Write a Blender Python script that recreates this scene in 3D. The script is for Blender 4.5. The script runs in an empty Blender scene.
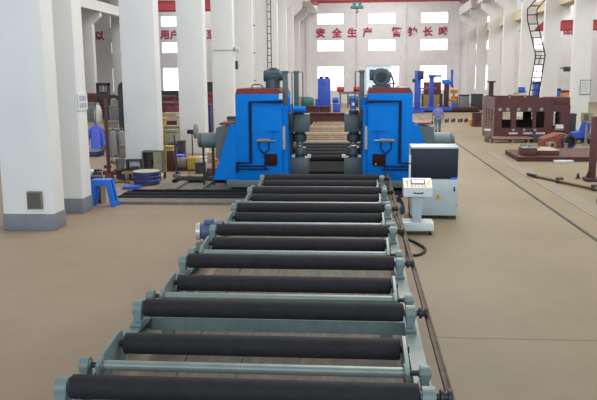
import bpy, bmesh, math, random
from mathutils import Vector, Matrix
random.seed(7)
S = bpy.context.scene
COL = S.collection
PI = math.pi

# ------------------------------------------------------------------ camera, world, lights, exposure
cam_d = bpy.data.cameras.new('camera'); cam = bpy.data.objects.new('camera', cam_d); COL.objects.link(cam)
cam_d.sensor_width = 36; cam_d.lens = 36*726.8/597; cam_d.clip_end = 400; cam_d.clip_start = .05
pit, yaw, rol = .16858, .08425, .00798
F = Vector((-math.sin(yaw)*math.cos(pit), math.cos(yaw)*math.cos(pit), -math.sin(pit)))
Rt = Vector((math.cos(yaw), math.sin(yaw), 0)); Dn = F.cross(Rt)
R2 = Rt*math.cos(rol) + Dn*math.sin(rol); D2 = -Rt*math.sin(rol) + Dn*math.cos(rol)
mw = Matrix.Identity(4)
for i in range(3):
    mw[i][0] = R2[i]; mw[i][1] = -D2[i]; mw[i][2] = -F[i]
mw[0][3], mw[1][3], mw[2][3] = 0, 0, 3.7
cam.matrix_world = mw
S.camera = cam

w = bpy.data.worlds.new('overcast_sky'); S.world = w; w.use_nodes = True
bg = w.node_tree.nodes['Background']
bg.inputs[0].default_value = (.70, .85, 1.0, 1); bg.inputs[1].default_value = .95

def area(name, loc, rot, sx, sy, power, col):
    d = bpy.data.lights.new(name, 'AREA'); d.shape = 'RECTANGLE'; d.size = sx; d.size_y = sy
    d.energy = power; d.color = col
    o = bpy.data.objects.new(name, d); COL.objects.link(o); o.location = loc; o.rotation_euler = rot
    return o
# roof skylight strips over the three bays, and the tall side windows
area('skylight_middle_bay', (2.5, 53, 15.6), (0, 0, 0), 10, 86, 12500, (1, .99, .97))
area('skylight_side_bay', (-21, 50, 15.6), (0, 0, 0), 8, 98, 7000, (.96, .98, 1))
area('skylight_far_bay', (26, 50, 15.6), (0, 0, 0), 9, 98, 11000, (1, .98, .95))
# unseen fill light added behind the camera to brighten the column fronts
area('rear_fill_light', (2, -22, 10.5), (PI/2-.1, 0, 0), 64, 9, 8200, (.76, .90, 1))
S.view_settings.view_transform = 'Standard'; S.view_settings.look = 'None'
S.view_settings.gamma = 1; S.view_settings.use_curve_mapping = False
S.view_settings.exposure = 0.0
S.cycles.use_denoising = True
S.cycles.max_bounces = 8; S.cycles.diffuse_bounces = 4; S.cycles.glossy_bounces = 3
S.cycles.sample_clamp_indirect = 6

# ------------------------------------------------------------------ materials
def lin(c): return tuple(((v/255)/12.92 if v/255 <= .04045 else ((v/255+.055)/1.055)**2.4) for v in c)
def mat(name, rgb, rough=.6, metal=0.0, var=.10, scale=4.0, bump=0.0, stretch=(1, 1, 1), rgb2=None, spec=.5):
    m = bpy.data.materials.new(name); m.use_nodes = True; nt = m.node_tree; b = nt.nodes['Principled BSDF']
    b.inputs['Roughness'].default_value = rough; b.inputs['Metallic'].default_value = metal
    b.inputs['Specular IOR Level'].default_value = spec
    c = lin(rgb); c2 = lin(rgb2) if rgb2 else tuple(v*(1-var*2) for v in c)
    tc = nt.nodes.new('ShaderNodeTexCoord'); mp = nt.nodes.new('ShaderNodeMapping'); no = nt.nodes.new('ShaderNodeTexNoise')
    mp.inputs['Scale'].default_value = stretch
    no.inputs['Scale'].default_value = scale; no.inputs['Detail'].default_value = 4
    nt.links.new(tc.outputs['Object'], mp.inputs[0]); nt.links.new(mp.outputs[0], no.inputs['Vector'])
    rp = nt.nodes.new('ShaderNodeValToRGB')
    rp.color_ramp.elements[0].position = .32; rp.color_ramp.elements[1].position = .68
    rp.color_ramp.elements[0].color = (*c2, 1); rp.color_ramp.elements[1].color = (*c, 1)
    nt.links.new(no.outputs['Fac'], rp.inputs[0]); nt.links.new(rp.outputs[0], b.inputs['Base Color'])
    if bump:
        bp = nt.nodes.new('ShaderNodeBump'); bp.inputs['Strength'].default_value = bump; bp.inputs['Distance'].default_value = .02
        nt.links.new(no.outputs['Fac'], bp.inputs['Height']); nt.links.new(bp.outputs[0], b.inputs['Normal'])
    return m
def emis(name, rgb, st):
    m = bpy.data.materials.new(name); m.use_nodes = True; b = m.node_tree.nodes['Principled BSDF']
    b.inputs['Base Color'].default_value = (*lin(rgb), 1); b.inputs['Emission Color'].default_value = (*lin(rgb), 1)
    b.inputs['Emission Strength'].default_value = st
    return m

def floor_mat():
    m = bpy.data.materials.new('worn_concrete'); m.use_nodes = True; nt = m.node_tree; b = nt.nodes['Principled BSDF']
    N = nt.nodes.new; L = nt.links.new
    tc = N('ShaderNodeTexCoord'); n1 = N('ShaderNodeTexNoise'); n1.inputs['Scale'].default_value = .22; n1.inputs['Detail'].default_value = 5
    n2 = N('ShaderNodeTexNoise'); n2.inputs['Scale'].default_value = 2.2; n2.inputs['Detail'].default_value = 8
    L(tc.outputs['Object'], n1.inputs['Vector']); L(tc.outputs['Object'], n2.inputs['Vector'])
    # painted brown aisle on the conveyor's outer side, bare concrete on the other, soft worn edge between
    sx = N('ShaderNodeSeparateXYZ'); L(tc.outputs['Object'], sx.inputs[0])
    mr = N('ShaderNodeMapRange'); mr.inputs['From Min'].default_value = -1.5; mr.inputs['From Max'].default_value = 2.5; mr.interpolation_type = 'SMOOTHSTEP'
    L(sx.outputs['X'], mr.inputs['Value'])
    a = N('ShaderNodeMix'); a.data_type = 'RGBA'; L(mr.outputs[0], a.inputs['Factor'])
    a.inputs['A'].default_value = (*lin((142, 124, 104)), 1); a.inputs['B'].default_value = (*lin((134, 121, 98)), 1)
    r1 = N('ShaderNodeValToRGB'); r1.color_ramp.elements[0].position = .3; r1.color_ramp.elements[1].position = .7
    r1.color_ramp.elements[0].color = (.84, .83, .81, 1); r1.color_ramp.elements[1].color = (1.06, 1.06, 1.06, 1)
    L(n1.outputs['Fac'], r1.inputs[0])
    r2 = N('ShaderNodeValToRGB'); r2.color_ramp.elements[0].color = (.90, .90, .89, 1); r2.color_ramp.elements[1].color = (1.08, 1.08, 1.08, 1)
    L(n2.outputs['Fac'], r2.inputs[0])
    m1 = N('ShaderNodeMix'); m1.data_type = 'RGBA'; m1.blend_type = 'MULTIPLY'; m1.inputs['Factor'].default_value = 1
    L(a.outputs['Result'], m1.inputs['A']); L(r1.outputs[0], m1.inputs['B'])
    m2 = N('ShaderNodeMix'); m2.data_type = 'RGBA'; m2.blend_type = 'MULTIPLY'; m2.inputs['Factor'].default_value = 1
    L(m1.outputs['Result'], m2.inputs['A']); L(r2.outputs[0], m2.inputs['B'])
    L(m2.outputs['Result'], b.inputs['Base Color']); b.inputs['Roughness'].default_value = .62
    b.inputs['Specular IOR Level'].default_value = .3
    return m

MT = {}
def K(n, *a, **k): MT[n] = mat(n, *a, **k)
K('plaster', (232, 231, 232), .8, var=.04, scale=1.2, bump=.05, spec=.2)
K('column_paint', (230, 229, 226), .7, var=.035, scale=1.0, stretch=(1, 1, .5), bump=.04, spec=.25)
K('plinth_grey', (120, 124, 130), .6, var=.06)
K('roof_grey', (150, 150, 150), .8)
K('crane_red', (176, 62, 66), .5, var=.06)
K('letter_red', (176, 62, 92), .6, var=.03)
K('frame_white', (235, 235, 238), .5, var=.03)
K('rubber', (42, 40, 42), .7, var=.12, scale=6, spec=.2)
K('machine_green', (114, 129, 126), .42, var=.10, scale=5)
K('steel', (170, 170, 168), .3, .8, var=.10, scale=10)
K('tube_steel', (136, 146, 140), .38, .25, var=.08)
K('dark_steel', (52, 52, 54), .5, .4, var=.15)
K('rust', (98, 80, 64), .7, .2, var=.2, scale=9)
K('machine_blue', (4, 116, 206), .55, var=.05, scale=2.5, spec=.1)
K('conduit_blue', (12, 36, 74), .6, var=.1, spec=.2)
K('dark_grey_green', (80, 94, 96), .5, var=.08)
K('mid_grey_green', (98, 112, 112), .5, var=.08)
K('maroon', (88, 44, 42), .6, var=.15, scale=3)
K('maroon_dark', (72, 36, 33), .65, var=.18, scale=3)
K('primer_orange', (136, 74, 56), .65, var=.15, scale=4)
K('junction_maroon', (44, 16, 20), .6, spec=.15)
K('track_grey', (112, 106, 97), .65, .1, var=.15, scale=8)
K('track_black', (38, 38, 38), .85, .0, var=.15, scale=8, spec=.08)
K('cabinet_white', (172, 184, 186), .4, var=.03)
K('pedestal_white', (206, 212, 208), .4, var=.03)
K('glass_dark', (34, 40, 52), .45, var=.05, spec=.25)
K('panel_cream', (216, 202, 186), .5, var=.03)
K('black_plastic', (24, 24, 26), .4)
K('warning_yellow', (216, 168, 40), .5, var=.05)
K('red_paint', (200, 52, 48), .5)
K('royal_blue', (44, 84, 190), .45, var=.08)
K('bright_blue', (34, 112, 214), .45, var=.06)
K('navy', (34, 46, 96), .45, var=.1)
K('olive', (140, 136, 112), .6, var=.1)
K('olive_dark', (86, 86, 70), .6, var=.1)
K('wood', (150, 122, 84), .7, var=.15, scale=6, stretch=(1, 6, 6))
K('clutter_dark', (62, 62, 66), .7, var=.2)
K('clutter_grey', (128, 130, 130), .6, var=.15)
K('clutter_tan', (176, 158, 130), .7, var=.15)
K('clutter_red', (112, 48, 50), .6, var=.15)
K('orange', (214, 140, 56), .6, var=.1)
K('yellow', (178, 150, 62), .6, var=.1)
K('cloth_blue', (92, 108, 214), .85, var=.10, scale=12)
K('shirt_blue', (120, 124, 190), .85, var=.08, scale=10)
K('trouser_grey', (110, 124, 146), .85, var=.1, scale=10)
K('skin', (172, 124, 104), .6, var=.05)
K('hair_grey', (140, 122, 108), .8, var=.15, scale=30)
K('shoe_dark', (46, 44, 48), .6)
K('motor_grey', (70, 84, 92), .45, .2, var=.1)
K('motor_blue', (74, 92, 128), .45, var=.12)
K('aluminium', (206, 206, 204), .35, .5, var=.06)
K('beige_beam', (222, 208, 178), .7, var=.05)
K('teal', (60, 112, 116), .6, var=.1)
K('tray_maroon', (118, 38, 42), .55, var=.12)
K('grey_plate', (150, 150, 150), .5, .3, var=.15, scale=8)
K('worn_front', (136, 118, 110), .6, .1, var=.2, scale=3, stretch=(1, 1, 4), rgb2=(92, 60, 56))
K('brown_box', (122, 112, 100), .7, var=.12)
K('dirty_roller', (128, 98, 70), .5, .1, var=.2, scale=5)
K('sign_white', (214, 214, 212), .5, var=.03)
K('sign_ink', (168, 165, 180), .6)
K('cream_top', (186, 180, 168), .5, var=.06)
K('cover_brown', (138, 126, 106), .65, var=.12, scale=5)
K('flange_dark', (58, 50, 74), .5, var=.1)
K('bed_grey', (120, 110, 97), .6, .1, var=.2, scale=3, stretch=(3, .4, 1))
MT['window_glow'] = emis('window_glow', (255, 252, 255), 2.2)
MT['door_sky'] = emis('door_sky', (176, 198, 214), .9)
MT['screen'] = emis('screen', (196, 190, 226), .8)
MT['lamp_green'] = emis('lamp_green', (150, 230, 160), .8)
MT['floor'] = floor_mat()

# ------------------------------------------------------------------ mesh helpers
class MB:
    def __init__(s): s.bm = bmesh.new()
    def add(s, verts, faces, M=None):
        vs = [s.bm.verts.new(M @ Vector(v) if M else v) for v in verts]
        for f in faces:
            try: s.bm.faces.new([vs[i] for i in f])
            except ValueError: pass
        return vs
    def box(s, x0, x1, y0, y1, z0, z1, bev=0.0, M=None, taper=None):
        t = taper or (0, 0)
        v = [(x0, y0, z0), (x1, y0, z0), (x1, y1, z0), (x0, y1, z0),
             (x0+t[0], y0+t[1], z1), (x1-t[0], y0+t[1], z1), (x1-t[0], y1-t[1], z1), (x0+t[0], y1-t[1], z1)]
        f = [(3, 2, 1, 0), (4, 5, 6, 7), (0, 1, 5, 4), (1, 2, 6, 5), (2, 3, 7, 6), (3, 0, 4, 7)]
        vs = s.add(v, f, M)
        if bev:
            es = list({e for q in vs for e in q.link_edges})
            bmesh.ops.bevel(s.bm, geom=es, offset=bev, segments=2, affect='EDGES', profile=.5)
        return s
    def prism(s, poly, axis, a, b):          # poly in the two other axes, extruded from a to b
        def P(u, v, k): return {'x': (k, u, v), 'y': (u, k, v), 'z': (u, v, k)}[axis]
        n = len(poly)
        v = [P(*p, a) for p in poly] + [P(*p, b) for p in poly]
        f = [tuple(range(n))[::-1], tuple(range(n, 2*n))] + [(i, (i+1) % n, n+(i+1) % n, n+i) for i in range(n)]
        s.add(v, f); return s
    def cyl(s, p0, p1, r, r1=None, n=20, caps=True):
        p0, p1 = Vector(p0), Vector(p1); d = (p1-p0).normalized(); r1 = r if r1 is None else r1
        u = d.orthogonal().normalized(); v = d.cross(u)
        vs = [p0+(u*math.cos(2*PI*i/n)+v*math.sin(2*PI*i/n))*r for i in range(n)] + [p1+(u*math.cos(2*PI*i/n)+v*math.sin(2*PI*i/n))*r1 for i in range(n)]
        f = [(i, (i+1) % n, n+(i+1) % n, n+i) for i in range(n)]
        if caps: f += [tuple(range(n))[::-1], tuple(range(n, 2*n))]
        s.add(vs, f); return s
    def lathe(s, o, d, prof, n=24, ring=False):           # prof: (distance along d, radius)
        o, d = Vector(o), Vector(d).normalized(); u = d.orthogonal().normalized(); v = d.cross(u)
        vs = []
        if ring: prof = list(prof)+[prof[0]]
        for t, r in prof:
            for i in range(n): vs.append(o+d*t+(u*math.cos(2*PI*i/n)+v*math.sin(2*PI*i/n))*max(r, 1e-4))
        f = []
        for j in range(len(prof)-1):
            for i in range(n): f.append((j*n+i, j*n+(i+1) % n, (j+1)*n+(i+1) % n, (j+1)*n+i))
        if not ring: f += [tuple(range(n))[::-1], tuple(range((len(prof)-1)*n, len(prof)*n))]
        s.add(vs, f)
        if ring: bmesh.ops.remove_doubles(s.bm, verts=s.bm.verts[:], dist=1e-5)
        return s
    def tube(s, pts, r, n=8):
        pts = [Vector(p) for p in pts]; rings = []; u = None
        for i, p in enumerate(pts):
            d = (pts[min(i+1, len(pts)-1)] - pts[max(i-1, 0)]).normalized()
            if u is None: u = d.orthogonal().normalized()
            u = (u - d*u.dot(d)); u = u.normalized() if u.length > 1e-6 else d.orthogonal().normalized()
            v = d.cross(u)
            rings.append([p+(u*math.cos(2*PI*k/n)+v*math.sin(2*PI*k/n))*r for k in range(n)])
        vs = [q for rg in rings for q in rg]; m = len(rings)
        f = [(j*n+k, j*n+(k+1) % n, (j+1)*n+(k+1) % n, (j+1)*n+k) for j in range(m-1) for k in range(n)]
        f += [tuple(range(n))[::-1], tuple(range((m-1)*n, m*n))]
        s.add(vs, f); return s
    def build_each(s, name, m, parent=None):       # every loose piece becomes an object of its own
        left = set(s.bm.verts); out = []
        while left:
            st = [next(iter(left))]; isl = set(st)
            while st:
                v = st.pop()
                for e in v.link_edges:
                    q = e.other_vert(v)
                    if q not in isl: isl.add(q); st.append(q)
            left -= isl; k = MB(); mp = {v: k.bm.verts.new(v.co) for v in sorted(isl, key=lambda v: v.index)}
            for f in {f for v in isl for f in v.link_faces}: k.bm.faces.new([mp[v] for v in f.verts])
            out.append(k.build(name, m, parent))
        s.bm.free(); return out
    def build(s, name, m, parent=None, loc=None, smooth=True):
        bmesh.ops.recalc_face_normals(s.bm, faces=s.bm.faces[:])
        me = bpy.data.meshes.new(name); s.bm.to_mesh(me); s.bm.free()
        me.materials.append(MT[m] if isinstance(m, str) else m)
        if smooth:
            for p in me.polygons: p.use_smooth = True
            try: me.set_sharp_from_angle(angle=math.radians(35))
            except Exception: pass
        o = bpy.data.objects.new(name, me); COL.objects.link(o)
        if parent: o.parent = parent
        if loc: o.location = loc
        return o
def curve_pts(ctrl, n=8):                     # Catmull-Rom through the control points
    P = [Vector(c) for c in ctrl]; P = [P[0]*2-P[1]] + P + [P[-1]*2-P[-2]]; out = []
    for i in range(1, len(P)-2):
        for k in range(n):
            t = k/n; a, b, c, d = P[i-1:i+3]
            out.append(.5*((2*b)+(c-a)*t+(2*a-5*b+4*c-d)*t*t+(3*b-a-3*c+d)*t**3))
    return out + [P[-2]]
def tag(o, label, cat, group=None):
    o['label'] = label; o['category'] = cat
    if group: o['group'] = group
    return o
def thing(name, label, cat, loc=(0, 0, 0), rz=0, group=None):
    o = bpy.data.objects.new(name, None); COL.objects.link(o); o.empty_display_size = .2
    o.location = loc; o.rotation_euler = (0, 0, rz)
    return tag(o, label, cat, group)
def struct(name, mb, m, parent=None):
    o = mb.build(name, m, parent); o['kind'] = 'structure'; return o
def dup(o, parent=None):
    c = o.copy(); COL.objects.link(c)
    if parent: c.parent = parent
    for ch in list(o.children): dup(ch, c)
    return c

# ------------------------------------------------------------------ the setting
struct('floor', MB().box(-52, 52, -8, 106, -.3, 0), 'floor')
YW = 100.0
wins = []                                    # openings in the far wall: x0, x1, z0, z1
for k in range(-5, 5):
    x0 = -5.76 + (6.88 if k >= 0 else 7.12)*k
    for (z0, z1) in ((1.75, 5.02), (6.98, 8.5), (10.52, 11.98)):
        if k == 1 and z0 < 2: wins.append((.85, 5.3, 1.75, 5.02))
        else: wins.append((x0, x0+3.62, z0, z1))
xs = sorted({-52, 52} | {v for q in wins for v in q[:2]})
wm = MB()
for a, b in zip(xs[:-1], xs[1:]):
    zs = sorted([q[2:] for q in wins if q[0] <= a+1e-6 and q[1] >= b-1e-6]); z = 0
    for z0, z1 in zs:
        wm.box(a, b, YW, YW+.4, z, z0); z = z1
    wm.box(a, b, YW, YW+.4, z, 16)
struct('wall_far', wm, 'plaster')
for i, (x0, x1, z0, z1) in enumerate(wins, 1):
    fr = MB(); t = .07
    fr.box(x0, x0+t, YW+.12, YW+.2, z0, z1).box(x1-t, x1, YW+.12, YW+.2, z0, z1).box(x0+t, x1-t, YW+.12, YW+.2, z0, z0+t).box(x0+t, x1-t, YW+.12, YW+.2, z1-t, z1)
    nb = 4
    for j in range(1, nb): xx = x0+(x1-x0)*j/nb; fr.box(xx-.03, xx+.03, YW+.13, YW+.19, z0+t, z1-t)
    if z1-z0 > 2:
        for zz in (z0+1.15, z0+2.2): fr.box(x0+t, x1-t, YW+.135, YW+.185, zz-.03, zz+.03)
    o = struct('window_%d' % i, fr, 'frame_white')
    dark = abs(x0-.85) < .01
    if dark:
        MB().box(x0, 4.2, YW+.22, YW+.25, z0, z1).build('pane', 'door_sky', o)
        MB().box(4.2, x1, YW+.22, YW+.25, z0, z1).build('pane', 'window_glow', o)
    else:
        MB().box(x0, x1, YW+.22, YW+.25, z0, z1).build('pane', 'window_glow', o)
for i, (a, b) in enumerate(((-.42, .28), (5.62, 6.1), (12.6, 13.2), (-7.2, -6.7)), 1):
    struct('trim_%d' % i, MB().box(a, b, YW-.28, YW, 0, 16), 'plaster')
struct('wall_side', MB().box(-52.4, -52, -8, 106, 0, 16), 'plaster')
struct('wall_outer', MB().box(52, 52.4, -8, 106, 0, 16), 'plaster')
struct('ceiling', MB().box(-52.4, 52.4, -8, 106, 16, 16.3), 'roof_grey')

# floor rail, channel cover
tag(MB().box(5.30, 5.38, 3, 80, .001, .012).build('floor_rail', 'dark_steel'), 'thin dark rail set flush in the concrete floor, running away right of the conveyor', 'rail')
tag(MB().box(6.12, 6.5, 3, 36, .001, .010).box(6.5, 6.75, 3, 29.6, .001, .010).build('channel_cover', 'cover_brown'), 'brownish steel channel cover strip in the floor beside the maroon parts', 'channel cover')

for k, y in enumerate((10.06,)):
    struct('trim_%d' % (k+5), MB().box(1.0, 30, y-.012, y+.012, 0, .003), 'track_grey')

# ------------------------------------------------------------------ columns
XL, DX, DY, HZ = -7.45, 1.28, .7, 15.9
def column(name, x1, y0, label, group, corbel=None, plinth=True, DX=DX, DY=DY):
    t = thing(name, label, 'column', (x1-DX/2, y0+DY/2, 0), 0, group)
    MB().box(-DX/2, DX/2, -DY/2, DY/2, 0, HZ, .03).build('shaft', 'column_paint', t)
    if plinth and y0 < 20: MB().box(-DX/2-.015, DX/2+.015, -DY/2-.015, DY/2+.015, 0, .42, .01).build('plinth', 'plinth_grey', t)
    for (side, zb, zt, out) in corbel or []:
        h = DX/2; xx = [(h, zb), (h+out, zb+out*.9), (h+out, zt), (h, zt)]
        MB().prism([(side*a, b) for a, b in xx], 'y', -DY/2+.05, DY/2-.05).build('corbel', 'column_paint', t)
    return t
CL = 'white columns along the left of the aisle'; CR = 'white columns along the right of the aisle'
mc = [(1, 10.3, 12.0, .95)]
lw = ['nearest white column at far left, with a brown box near its foot',
      'white column close behind the nearest one, with a small sign plate on its side',
      'white column behind the navy drum and the olive box',
      'white column behind the grey motor of the left blue machine',
      'white column directly behind the left blue machine top',
      'pale column behind the left blue machine, carrying a grey conduit',
      'pale column with a thin dark ladder on it, behind the left machine motor',
      'pale column just past the dark ladder, in the far left row',
      'pale column third from the far wall in the left row',
      'pale column second from the far wall in the left row',
      'last pale column of the left row, next to the far wall']
for y, lb in zip((16.93, 19.22, 26.5, 34.9, 43.2, 51.2, 59.0, 66.8, 75.2, 83.2, 91.5), lw):
    column('column', -7.6 if 18 < y < 20 else XL, y, lb, CL, mc)
rw = ['white column at right with a framed notice board on it',
      'white column just right of the tall dark ladder',
      'white column with the dark ladder leaning in front of it',
      'white column left of the dark ladder, behind the maroon frame',
      'white column behind the maroon post on the frame',
      'pale column in the right row behind the dark machinery heap',
      'last pale column of the right row, by the far wall']
for y, lb in zip((49.7, 57.6, 65.7, 73.7, 81.7, 89.8, 97.9), rw):
    column('column', 13.9+1.14, y, lb, CR, [(-1, 9.9, 11.4, .9), (1, 7.6, 8.8, .7)], False, 1.14, .5)
sw = ['pale column in the outer left row seen left of the black arch machine', 'pale column in the outer left row nearer the far wall, beside the black arch machine']
for y, lb in zip((80.5, 90.5), sw): column('column', -29.6, y, lb, 'columns of the outer left row', [(1, 9.6, 10.9, .9)], False)

# crane runways and cranes
tag(MB().box(14.9, 15.9, 42, 99.5, 8.82, 9.7).build('crane_runway_beam', 'beige_beam'), 'beige crane runway beam between the right columns at the top', 'crane beam')
tag(MB().box(12.9, 13.85, 42, 99.5, 11.42, 12.4).build('crane_runway_beam', 'column_paint'), 'pale crane runway beam on the corbels above the right side of the aisle', 'crane beam')
tag(MB().box(-7.3, -5.6, 84, 99.5, 12.02, 12.9).build('crane_runway_beam', 'column_paint'), 'pale crane runway beam on the far left corbels above the aisle', 'crane beam')
tag(MB().box(-29.5, -28.5, 40, 99.5, 10.92, 12.0).build('crane_runway_beam', 'column_paint'), 'pale crane runway beam at upper left beyond the second column', 'crane beam')
def crane(x0, x1, y, z0, z1, label, hookx=None):
    t = thing('overhead_crane', label, 'crane', ((x0+x1)/2, y, z0)); w_ = (x1-x0)/2
    MB().box(-w_, w_, -.3, .3, 0, z1-z0).box(-w_, w_, -.45, .45, 0, .06).box(-w_, w_, -.45, .45, z1-z0-.06, z1-z0).build('girder', 'crane_red', t)
    MB().box(-w_, w_, 2.2, 2.8, .05, z1-z0).build('girder', 'crane_red', t)
    MB().box(-w_-.3, -w_+.3, -1, 3.6, -.1, .5).build('end_carriage', 'crane_red', t)
    MB().box(w_-.3, w_+.3, -1, 3.6, -.1, .5).build('end_carriage', 'crane_red', t)
    return t
c = crane(-5.2, 11.8, 85, 12.05, 13.3, 'red overhead crane girder across the top of the middle bay')
crane(17, 40, 85, 8.55, 9.6, 'red overhead crane girder seen between the right columns'); 
crane(-25.5, -9.3, 88, 11.6, 12.7, 'red overhead crane girder at top left between the left columns')
t = thing('crane_hook_block', 'teal crane hook block hanging at the top above the far wall windows', 'hook block', (-.35, 84, 11.1))
MB().box(-.72, .72, -.25, .25, .0, .3, .05).build('block', 'teal', t)
MB().box(-.5, -.15, -.2, .2, .3, .75).box(.15, .5, -.2, .2, .3, .75).build_each('pulley_cheek', 'teal', t)
MB().cyl((-.3, 0, .75), (-.3, 0, 1.0), .04).cyl((.3, 0, .75), (.3, 0, 1.0), .04).build_each('rope', 'dark_steel', t)
MB().tube(curve_pts([(0, 0, 0), (0, 0, -.2), (.15, 0, -.32), (0, 0, -.45), (-.15, 0, -.35)], 5), .05).build('hook', 'dark_steel', t)

# slogan characters on the far wall (real lettering, flat on the wall)
def glyph(ch, x, z, h, parent, mname='letter_red', y=YW-.02, bold=.06, name='character'):
    cu = bpy.data.curves.new('glyph', 'FONT'); cu.body = ch; cu.size = h*1.08; cu.align_x = 'CENTER'; cu.extrude = .015; cu.offset = bold
    cu.resolution_u = 2
    tmp = bpy.data.objects.new('glyph', cu); COL.objects.link(tmp)
    bpy.context.view_layer.update()
    me = bpy.data.meshes.new_from_object(tmp.evaluated_get(bpy.context.evaluated_depsgraph_get()))
    bpy.data.objects.remove(tmp); bpy.data.curves.remove(cu)
    if not me.vertices: return None
    cx = (min(v.co.x for v in me.vertices)+max(v.co.x for v in me.vertices))/2
    cz = (min(v.co.y for v in me.vertices)+max(v.co.y for v in me.vertices))/2
    me.transform(Matrix.Translation((-cx, -cz, 0))); me.materials.clear(); me.materials.append(MT[mname])
    o = bpy.data.objects.new(name, me); COL.objects.link(o); o.rotation_euler = (PI/2, 0, 0); o.parent = parent
    o.location = Vector((x, y, z)) - parent.location
    return o
def slogan(chars, label):
    t = thing('wall_slogan', label, 'slogan', (chars[0][1], YW-.02, 9.4))
    for ch, x in chars: glyph(ch, x, 9.42, 1.18, t)
slogan([('安', -5.3), ('全', -3.1), ('生', -1.08), ('产', .97)], 'red Chinese slogan of four characters on the far wall, left of the pilaster gap')
slogan([('警', 4.87), ('钟', 6.93), ('长', 9.0), ('鸣', 11.0)], 'red Chinese slogan of four characters on the far wall at right')
slogan([('用', -26.65), ('户', -25.35), ('至', -20.2)], 'red Chinese characters on the far wall between the left columns')
slogan([('品', 27.12)], 'red Chinese character on the far wall seen between right columns')
slogan([('以', -35.76)], 'red Chinese character on the far wall at far upper left')

# ------------------------------------------------------------------ roller conveyor
cv = thing('roller_conveyor', 'long roller conveyor with black rollers on a grey green frame in the foreground', 'conveyor', (-1.1, 14.2, 0))
OX, OY = 1.1, -14.2                           # world to local
def cb(m): # shift helper
    for v in m.bm.verts: v.co += Vector((OX, OY, 0))
    return m
RZ, RR = .68, .12
longY = [6.6+2.5*k for k in range(7)]; shortY = [7.8, 10.3, 12.87, 15.35, 17.87, 20.35]
def drum(x0, x1, y, m='rubber'):
    L = x1-x0
    return MB().lathe((x0, y, RZ), (1, 0, 0), [(0, RR-.02), (.012, RR), (L-.012, RR), (L, RR-.02)], 28)
def pillow(x, y, z, r=.085, hw=.06, foot=.46):
    m = MB().cyl((x-hw, y, z), (x+hw, y, z), r, n=20).cyl((x-hw-.015, y, z), (x+hw+.015, y, z), r*.55, n=16)
    m.box(x-hw*.8, x+hw*.8, y-r*.95, y+r*.95, foot+.03, z)
    m.box(x-hw*1.2, x+hw*1.2, y-r*1.7, y+r*1.7, foot, foot+.05, .008)
    return m
for y in longY:
    r = cb(drum(-2.83, .58, y)).build('roller', 'rubber', cv)
    cb(MB().cyl((-2.99, y, RZ), (.90, y, RZ), .04, n=14)).build('shaft', 'dark_steel', r)
    cb(pillow(-2.915, y, RZ-.01, .105)).build('bearing_block', 'machine_green', cv)
    cb(pillow(.67, y, RZ-.01, .105)).build('bearing_block', 'machine_green', cv)
    cb(MB().lathe((.775, y, RZ), (1, 0, 0), [(0, .05), (.01, .075), (.04, .075), (.045, .05), (.075, .05), (.08, .075), (.11, .075), (.12, .05)], 18)).build('sprocket', 'dark_steel', cv)
for y in shortY:
    r = cb(drum(-2.68, .47, y)).build('roller', 'rubber', cv)
    cb(MB().cyl((-2.78, y, RZ), (.57, y, RZ), .04, n=14)).build('shaft', 'dark_steel', r)
    yt = y-.58
    for x in (-2.76, .51):
        poly = [(y+.13, RZ+.06), (y+.08, RZ+.13), (y-.05, RZ+.13), (yt-.02, RZ+.07), (yt-.12, RZ), (yt-.10, RZ-.12), (yt, .48), (y+.1, .48)]
        p = cb(MB().prism(poly, 'x', x-.02, x+.02)).build('swing_arm', 'machine_green', cv)
        sgn = 1 if x < 0 else -1
        bl = MB()
        for k in range(6):
            a = 2*PI*k/6; bl.cyl((x+sgn*.02, yt+.07*math.cos(a), RZ-.03+.07*math.sin(a)), (x+sgn*.045, yt+.07*math.cos(a), RZ-.03+.07*math.sin(a)), .012, n=6)
        cb(MB().cyl((x+sgn*.02, yt, RZ-.03), (x+sgn*.035, yt, RZ-.03), .095, n=20)).build('flange', 'machine_green', p)
        cb(bl).build('bolt', 'steel', p)['kind'] = 'stuff'
    cb(MB().cyl((-2.74, yt, RZ-.03), (.49, yt, RZ-.03), .055, n=18)).build('pivot_tube', 'tube_steel', cv)
    for x in (-2.93, .69):
        cb(pillow(x, yt, RZ-.03, .085, .05)).build('pivot_bearing', 'machine_green', cv)
    cb(MB().cyl((-2.98, yt, RZ-.03), (-2.76, yt, RZ-.03), .03, n=12)).build('pivot_pin', 'dark_steel', cv)
    cb(MB().cyl((.51, yt, RZ-.03), (.74, yt, RZ-.03), .03, n=12)).build('pivot_pin', 'dark_steel', cv)
for x in (-2.93, .69):                        # channel-section side beams
    m = MB().box(x-.09, x-.06, 4.2, 22.2, .26, .46).box(x-.06, x+.09, 4.2, 22.2, .43, .46).box(x-.06, x+.09, 4.2, 22.2, .26, .29)
    cb(m).build('side_beam', 'machine_green', cv)
for k, y in enumerate([5.3]+[v+.35 for v in longY]):
    for x in ((-2.62, .38) if k % 2 == 0 else (-2.9, .66)):
        cb(MB().box(x-.08, x+.08, y-.06, y+.06, .03, .262).box(x-.13, x+.13, y-.11, y+.11, 0, .03)).build('leg', 'machine_green', cv)
    if k % 2 == 0: cb(MB().box(-2.84, .6, y-.05, y+.05, .262, .44)).build('cross_beam', 'machine_green', cv)
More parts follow.
